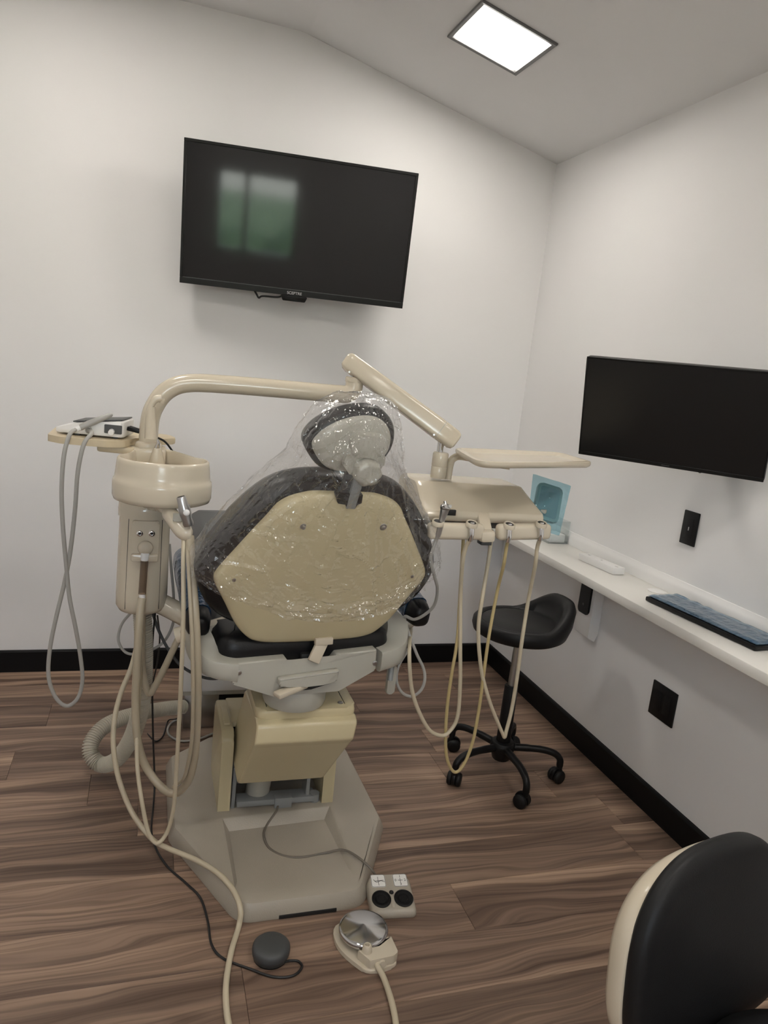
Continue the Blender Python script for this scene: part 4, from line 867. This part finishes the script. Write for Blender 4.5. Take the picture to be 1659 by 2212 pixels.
cable('foot_pedal_hose', 'cream hose curving from the column over the floor plate and back to the chrome pedal', 'hose',
      [V(Yp(305, 1322, -1.08)), V(Yp(297, 1385, -1.10)), V(Yp(284, 1440, -1.12)), V(Yp(262, 1495, -1.14)), V(Yp(248, 1550, -1.16)), V(Yp(245, 1610, -1.19)), V(Yp(256, 1680, -1.22)), V(Yp(285, 1755, -1.26)), V(Yp(328, 1812, -1.30)), zfl(362, 1832, .052), zfl(420, 1856, .056), zfl(470, 1886, .056), zfl(503, 1922, .055), zfl(519, 1962, .045), zfl(516, 2000, .009), zfl(501, 2050, .008), zfl(490, 2110, .008), zfl(488, 2160, .008), zfl(494, 2212, .008), zfl(512, 2270, .008), V((-1.43, -2.20, .008)), V((-1.33, -2.40, .008)), V((-1.22, -2.46, .008)), V((-1.12, -2.38, .008)), V((-1.10, -2.20, .008)), zfl(850, 2280, .0085), zfl(856, 2230, .0085), zfl(852, 2190, .0085), zfl(842, 2150, .009), zfl(828, 2110, .012), zfl(815, 2085, .020), V((-1.146, -1.820, .022))], .0074, HOSECREAM)
cable('foot_switch_cable', 'thin black cable running along the floor plate to the grey puck', 'cable',
      [Yp(335, 1325, -1.08), Yp(329, 1400, -1.06), Yp(329, 1500, -1.03), Yp(331, 1600, -1.02), Yp(334, 1690, -1.05), Yp(331, 1745, -1.10), zfl(327, 1795, .02), zfl(338, 1835, .0035), zfl(362, 1872, .0035), zfl(402, 1908, .0035), zfl(433, 1940, .0035), zfl(449, 1990, .0035), zfl(457, 2040, .0035), zfl(482, 2070, .0035), zfl(540, 2093, .0035), zfl(590, 2110, .0035), zfl(632, 2108, .0035), zfl(652, 2090, .0035), zfl(645, 2077, .0035), zfl(628, 2075, .006), zfl(615, 2078, .008)], .0030, BLACKCABLE)
cable('monitor_cable', 'pale grey cable curling behind the column above the baseboard', 'cable',
      [(366, 1175, -1.04), (370, 1230, -1.04), (375, 1290, -1.04), (374, 1345, -1.04), (352, 1388, -1.04), (312, 1409, -1.04), (275, 1411, -1.04), (256, 1385, -1.04), (262, 1350, -1.04), (284, 1322, -1.06)], .0042, HOSEGREY)
cable('chair_cable', 'dark grey cable drooping from the column under the left seat rail', 'cable',
      [(330, 1325, -1.06), (342, 1360, -1.07), (362, 1400, -1.08), (390, 1437, -1.09), (430, 1460, -1.10), (465, 1466, -1.12), (500, 1455, -1.15)], .0045, DARKGREY)
cable('power_cable', 'black cable dropping from the column to the floor and up to the steel plinth', 'cable',
      [Yp(340, 1330, -1.05), Yp(345, 1380, -.95), Yp(338, 1440, -.9), Yp(318, 1520, -.86), zfl(307, 1565, .012), zfl(325, 1592, .004), zfl(338, 1601, .004), zfl(352, 1590, .004), zfl(360, 1565, .004), zfl(366, 1555, .02), zfl(385, 1550, .06), V((-1.567, -.52, .075))], .0026, BLACKCABLE)
cable('ground_cable', 'pale grey cable curled on the floor beside the steel plinth', 'cable',
      [V((-1.568, -.50, .03)), zfl(384, 1552, .012), zfl(368, 1564, .006), zfl(362, 1578, .006), zfl(370, 1592, .006), zfl(395, 1601, .006), zfl(430, 1596, .006), zfl(462, 1584, .006), zfl(490, 1575, .006)], .0042, HOSEGREY)

# ------------------------------------------------------------------ foot controls on the floor
pk = thing('foot_switch', 'round dark grey puck foot switch on the floor', 'foot switch', (-1.40, -1.735, 0))
MB().lathe([(.038, .001), (.043, .004), (.044, .010), (.0455, .012), (.0465, .020), (.0455, .029), (.041, .034), (.030, .0365), (.0, .0375)], (-1.402, -1.728, 0), (0, 0, 1), 48).build('cap', DARKGREY, pk, ang=60)
MB().lathe([(.0, .0004), (.042, .0004), (.042, .005), (.0, .005)], (-1.402, -1.728, 0), (0, 0, 1), 36).build('base', BLACKPL, pk)
pcx, pcy = -1.166, -1.722
fp = thing('foot_pedal', 'chrome disc foot pedal with cream base on the floor', 'foot pedal', (pcx, pcy, 0))
po = [(pcx-.072, pcy+.01), (pcx-.06, pcy+.05), (pcx, pcy+.07), (pcx+.055, pcy+.05), (pcx+.066, pcy-.02), (pcx+.064, pcy-.085), (pcx+.045, pcy-.102), (pcx-.01, pcy-.107), (pcx-.035, pcy-.085), (pcx-.064, pcy-.035)]
MB().prism(dense(po, 3), (0, 0, 0), (1, 0, 0), (0, 1, 0), .0008, .012, .003, 2).build('base', CREAM, fp)
MB().cyl((pcx, pcy, .012), (pcx, pcy, .03), .045, n=32).build('bellows', INK, fp)
SPUN = mat('spun_chrome', (.62, .62, .63), .16, 1.0, var=.02)
nt_ = SPUN.node_tree; pb_ = nt_.nodes['Principled BSDF']; pb_.inputs['Anisotropic'].default_value = .85; pb_.inputs['Anisotropic Rotation'].default_value = .25; tg_ = nd(nt_, 'ShaderNodeTangent', direction_type='RADIAL', axis='Z'); nt_.links.new(tg_.outputs[0], pb_.inputs['Tangent'])
MB().lathe([(.0, .026), (.060, .026), (.063, .028), (.0635, .036), (.062, .040), (.055, .0425), (.025, .0475), (.003, .0505), (.0, .0505)], (pcx, pcy, 0), (0, 0, 1), 72).build('disc', SPUN, fp, ang=60)
blk = roundpoly([(pcx-.035, pcy-.062), (pcx-.02, pcy-.066), (pcx+.025, pcy-.062), (pcx+.045, pcy-.04), (pcx+.064, pcy-.035), (pcx+.064, pcy-.088), (pcx+.05, pcy-.098), (pcx-.012, pcy-.102)], .004, 3)
MB().prism(blk, (0, 0, 0), (1, 0, 0), (0, 1, 0), .012, .036, .003, 2).build('valve_block', CREAM, fp)
MB().lathe([(.013, .034), (.0115, .050), (.0085, .054), (.0055, .054), (.005, .046), (0, .046)], (pcx-.012, pcy-.072, 0), (0, 0, 1), 20).build('water_knob', CREAM, fp)
MB().cyl((pcx+.020, pcy-.094, .022), (pcx+.020, pcy-.106, .022), .0095, n=16).build('hose_socket', CREAM, fp)
fc_ = thing('chair_foot_control', 'taupe foot control with two round black buttons and white symbols', 'foot control', (-1.055, -1.60, 0))
ca = R(-7); qc = V((-1.052, -1.596, 0)); qx = V((math.cos(ca), math.sin(ca), 0)); qy = V((-math.sin(ca), math.cos(ca), 0))
def Q(x, y, z): return qc+qx*x+qy*y+V((0, 0, z))
op = roundpoly([(-.063, -.070), (.063, -.070), (.063, .034), (.049, .055), (-.049, .055), (-.063, .034)], [.016, .016, .02, .02, .02, .02], 4)
def slope(y): return .018+.030*(y+.078)/.153
rings = []
for ins, zf in ((.002, None), (0, .004), (0, .55), (.003, .85), (.008, 1.0), (.016, 1.04)):
    cen = V((0, 0)); rr = []
    for i, q in enumerate(op):
        d_ = (cen-q).normalized()*ins; p_ = q+d_; z = .0006 if zf is None else (.004 if zf == .004 else slope(p_.y)*zf); rr.append(Q(p_.x, p_.y, z))
    rings.append(rr)
MB().loft(rings).build('housing', TAUPE, fc_, ang=40)
sn_ = math.atan(.030/.153*1.04); tz = qx.cross((qy*math.cos(sn_)+V((0, 0, math.sin(sn_))))); ty = (qy*math.cos(sn_)+V((0, 0, math.sin(sn_))))
def top(x, y, d=0): return Q(x, y, slope(y)*1.04)+tz*d
for sx in (-1, 1):
    b_ = MB().lathe([(.0, .0), (.0265, .0), (.0265, .003), (.023, .004), (.022, .0025), (.017, .0025), (.016, .0045), (.0115, .005), (.0105, .0035), (0, .003)], top(sx*.031, -.030, .0004), tz, 36).build('button', BLACKPL, fc_)
    lb = MB().prism(roundpoly([(-.0205, -.0205), (.0205, -.0205), (.0205, .0205), (-.0205, .0205)], .007, 4), top(sx*.0315, .027, .0002), qx, ty, 0, .0010).build('label_card', LABELW, fc_)
    rim = roundpoly([(-.0195, -.0195), (.0195, -.0195), (.0195, .0195), (-.0195, .0195)], .006, 4); oc = top(sx*.0315, .027, .0013)
    rp_ = [oc+qx*q.x+ty*q.y for q in rim]; MB().tube(rp_+[rp_[0]], .0005, 6).build('card_outline', INK, lb)
    mk = MB()
    def stroke(x0, y0, x1, y1, w=.0011): mk.obox(oc+qx*x0+ty*y0, oc+qx*x1+ty*y1, w, .0006, up=tz)
    if sx < 0:
        stroke(0, -.015, 0, .013); stroke(-.011, -.001, .016, .001); stroke(-.013, .004, -.006, -.005); stroke(-.006, -.005, .001, -.003); stroke(.001, -.003, .008, .000); stroke(.008, .0, .018, -.004)
    else: stroke(0, -.007, 0, .007); stroke(-.007, 0, .007, 0)
    mk.build('symbol', INK, lb, flat=True)
    if sx > 0:
        for ch_, x, y in (('1', 0, .0125), ('0', -.0135, 0), ('2', .0135, 0), ('3', 0, -.0125)):
            text_mesh(ch_, 'numeral', .0105, Matrix.Translation(oc+qx*x+ty*y) @ Matrix((qx, ty, tz)).transposed().to_4x4(), INK, lb, .0002)
MB().sphere(top(0, -.010, .001), .0065, (1, 1, .7), 14).build('pilot_button', INK, fc_)
MB().obox(top(0, -.020, .0), top(0, -.055, -.001), .010, .004, .002, up=tz).build('divider', TAUPE, fc_)
MB().hose([Q(-.022, .050, .018), Q(-.024, .062, .020), Zp(797, 1872, .050), Zp(765, 1846, .056), Zp(738, 1836, .050), Zp(700, 1843, .034), Zp(650, 1852, .034), Zp(610, 1848, .030), Zp(580, 1830, .026), Zp(570, 1803, .022), Zp(578, 1780, .020), (CX-.005, -1.215, .045), (CX+.005, -1.195, .055)], .0035, 10).build('cable', mat('taupe_cable', (.16, .14, .115), .5), fc_)

# ------------------------------------------------------------------ wheeled stool by the wall
SX, SY = -.438, -1.030
st = thing('wheeled_stool', 'black round stool with a low curved back on five casters', 'stool', (SX, SY, 0))
rings = []; N = 72; TH0 = R(-5)
def lip(a): 
    c_ = max(0, math.cos((a-TH0)*.78) if abs(((a-TH0+math.pi) % (2*math.pi))-math.pi) < 1.9 else 0); aa = ((a-TH0+math.pi) % (2*math.pi))-math.pi
    t_ = min(1.0, max(0.0, 1.25-abs(aa)/1.15)); return t_*t_*(3-2*t_)
def sr(rad, z0, zk, rk=0.0):
    return [V((SX+(rad+rk*lip(a))*math.cos(a)*1.02, SY+(rad+rk*lip(a))*math.sin(a)*.97, z0+zk*lip(a))) for a in [2*math.pi*i/N for i in range(N)]]
MB().loft([sr(.02, .548, 0), sr(.11, .549, 0), sr(.150, .553, .004), sr(.166, .562, .01), sr(.172, .580, .035, .008), sr(.170, .598, .070, .014), sr(.163, .606, .084, .012), sr(.153, .609, .086, .006), sr(.145, .606, .078, -.002), sr(.141, .602, .06, -.004), sr(.138, .603, .012, -.012), sr(.128, .607, .004, -.012), sr(.08, .612, 0), sr(.02, .613, 0)]).build('seat', BLACKSOFT, st, ang=70)
MB().tube([V((SX+(.141-.010*lip(a))*math.cos(a)*1.02, SY+(.141-.010*lip(a))*math.sin(a)*.97, .604+.006*lip(a))) for a in [2*math.pi*i/48 for i in range(49)]], .0016, 6).build('seam_piping', BLACKVINYL, st)
MB().box((SX, SY, .542), (.16, .14, .014), .004).build('seat_plate', BLACKPL, st)
MB().cyl((SX, SY, .34), (SX, SY, .538), .0135, n=20).build('gas_rod', STEEL, st)
MB().cyl((SX, SY, .10), (SX, SY, .355), .0265, .0245, 24, .003).build('gas_sleeve', BLACKPL, st)
MB().lathe([(.03, .062), (.034, .066), (.040, .09), (.046, .108), (.046, .124), (.040, .132), (.028, .135)], (SX, SY, 0), (0, 0, 1), 32).build('hub', BLACKPL, st)
for a_ in (-164, -93, -21, 51, 123):
    d = V((math.cos(R(a_)), math.sin(R(a_)), 0)); Pn = lambda r_, z: V((SX, SY, z))+d*r_
    MB().tube(smooth_path([Pn(.035, .112), Pn(.09, .116), Pn(.15, .117), Pn(.195, .108), Pn(.217, .088), Pn(.220, .062)], 4), [.014]*5+[.013]*8+[.0125]*8, 12).build('leg', BLACKPL, st)
    w = d.cross(V((0, 0, 1))); w = (w*.8+d*.6).normalized(); c_ = Pn(.220, .0265)+w.cross(V((0, 0, 1)))*.010
    hood_ = MB().lathe([(.0, -.006), (.026, -.006), (.027, -.004), (.027, .004), (.026, .006), (0, .006)], c_+V((0, 0, .004)), tuple(w), 24)
    hood_.cyl(Pn(.220, .040), Pn(.220, .066), .011, n=14); cs = hood_.build('caster', BLACKPL, st)
    for s_ in (-1, 1): MB().lathe([(0, 0), (.020, .0), (.025, .003), (.0255, .012), (.022, .017), (.010, .019), (0, .019)], c_+w*s_*.007-V((0, 0, .0008)), tuple(w*s_), 24).build('wheel', BLACKSOFT, cs, ang=60)

# ------------------------------------------------------------------ assistant stool at the right front
os_ = thing('operator_stool', 'black padded stool back with glossy cream shell, close at the lower right', 'stool', (-.80, -2.62, 0))
bt_, tl_ = .2108, .1743
bn = V((math.sin(bt_)*math.cos(tl_), -math.cos(bt_)*math.cos(tl_), math.sin(tl_))); bx_ = V((math.cos(bt_), math.sin(bt_), 0)); bu = bn.cross(bx_)
if bu.z < 0: bu = -bu
bc = V((-.8116, -2.4251, .5561))
def padline(h, n_=88):
    o_l = []
    for i in range(n_):
        c_, s_ = math.cos(2*math.pi*i/n_), math.sin(2*math.pi*i/n_); mm = 2.51 if s_ > 0 else 3.5
        y = h*abs(s_)**(2/mm) if s_ > 0 else -.15*abs(s_)**(2/mm); x = .2009*math.copysign(abs(c_)**(2/mm), c_); o_l.append((x*(1-.077*max(-1, min(1, y/.15))), y))
    return o_l
oo, oo2 = padline(.1778), padline(.155)
ez_ = bx_.cross(bu); sg = 1 if ez_.dot(bn) > 0 else -1
MB().puff(oo, bc, bx_, bu, [(.03, 1, -.014*sg), (.004, 1, -.012*sg), (.0, 1, -.006*sg), (.0, 1, .004*sg), (.004, 1, .012*sg), (.014, 1, .018*sg), (.03, 1, .021*sg), (0, .5, .023*sg), (0, .2, .023*sg)]).build('back_pad', BLACKSOFT, os_, ang=60)
MB().puff(oo2, bc, bx_, bu, [(.008, 1, -.008*sg), (.001, 1, -.010*sg), (-.001, 1, -.014*sg), (-.001, 1, -.028*sg), (.004, 1, -.042*sg), (.016, 1, -.056*sg), (.04, 1, -.066*sg), (0, .5, -.074*sg), (0, .2, -.075*sg)]).build('back_shell', CREAM, os_, ang=60)
scn = bc+V((-.06, -.24, 0)); scn = bc+bn*.24; scn.z = .44
MB().lathe([(.05, .395), (.16, .40), (.19, .415), (.197, .435), (.19, .455), (.165, .466), (.08, .472), (0, .473)], (scn.x, scn.y, 0), (0, 0, 1), 48).build('seat', BLACKSOFT, os_, ang=60)
MB().hose([bc-bn*.07-bu*.08, bc-bn*.085-bu*.20, bc-bn*.05-bu*.25+V((0, 0, .01)), V((scn.x, scn.y, .385))], .016, 12).build('back_stem', BLACKPL, os_)
MB().cyl((scn.x, scn.y, .09), (scn.x, scn.y, .395), .025, n=20).build('gas_sleeve', BLACKPL, os_)
for i in range(5):
    a_ = R(20+72*i); d = V((math.cos(a_), math.sin(a_), 0)); c0 = V((scn.x, scn.y, 0))
    MB().tube([c0+V((0, 0, .10)), c0+d*.20+V((0, 0, .085)), c0+d*.23+V((0, 0, .055))], [.018, .013, .012], 10).build('leg', BLACKPL, os_)
    w = V((-d.y, d.x, 0))
    MB().cyl(c0+d*.23+w*.016+V((0, 0, .0265)), c0+d*.23-w*.016+V((0, 0, .0265)), .0265, n=20).build('caster', BLACKPL, os_)
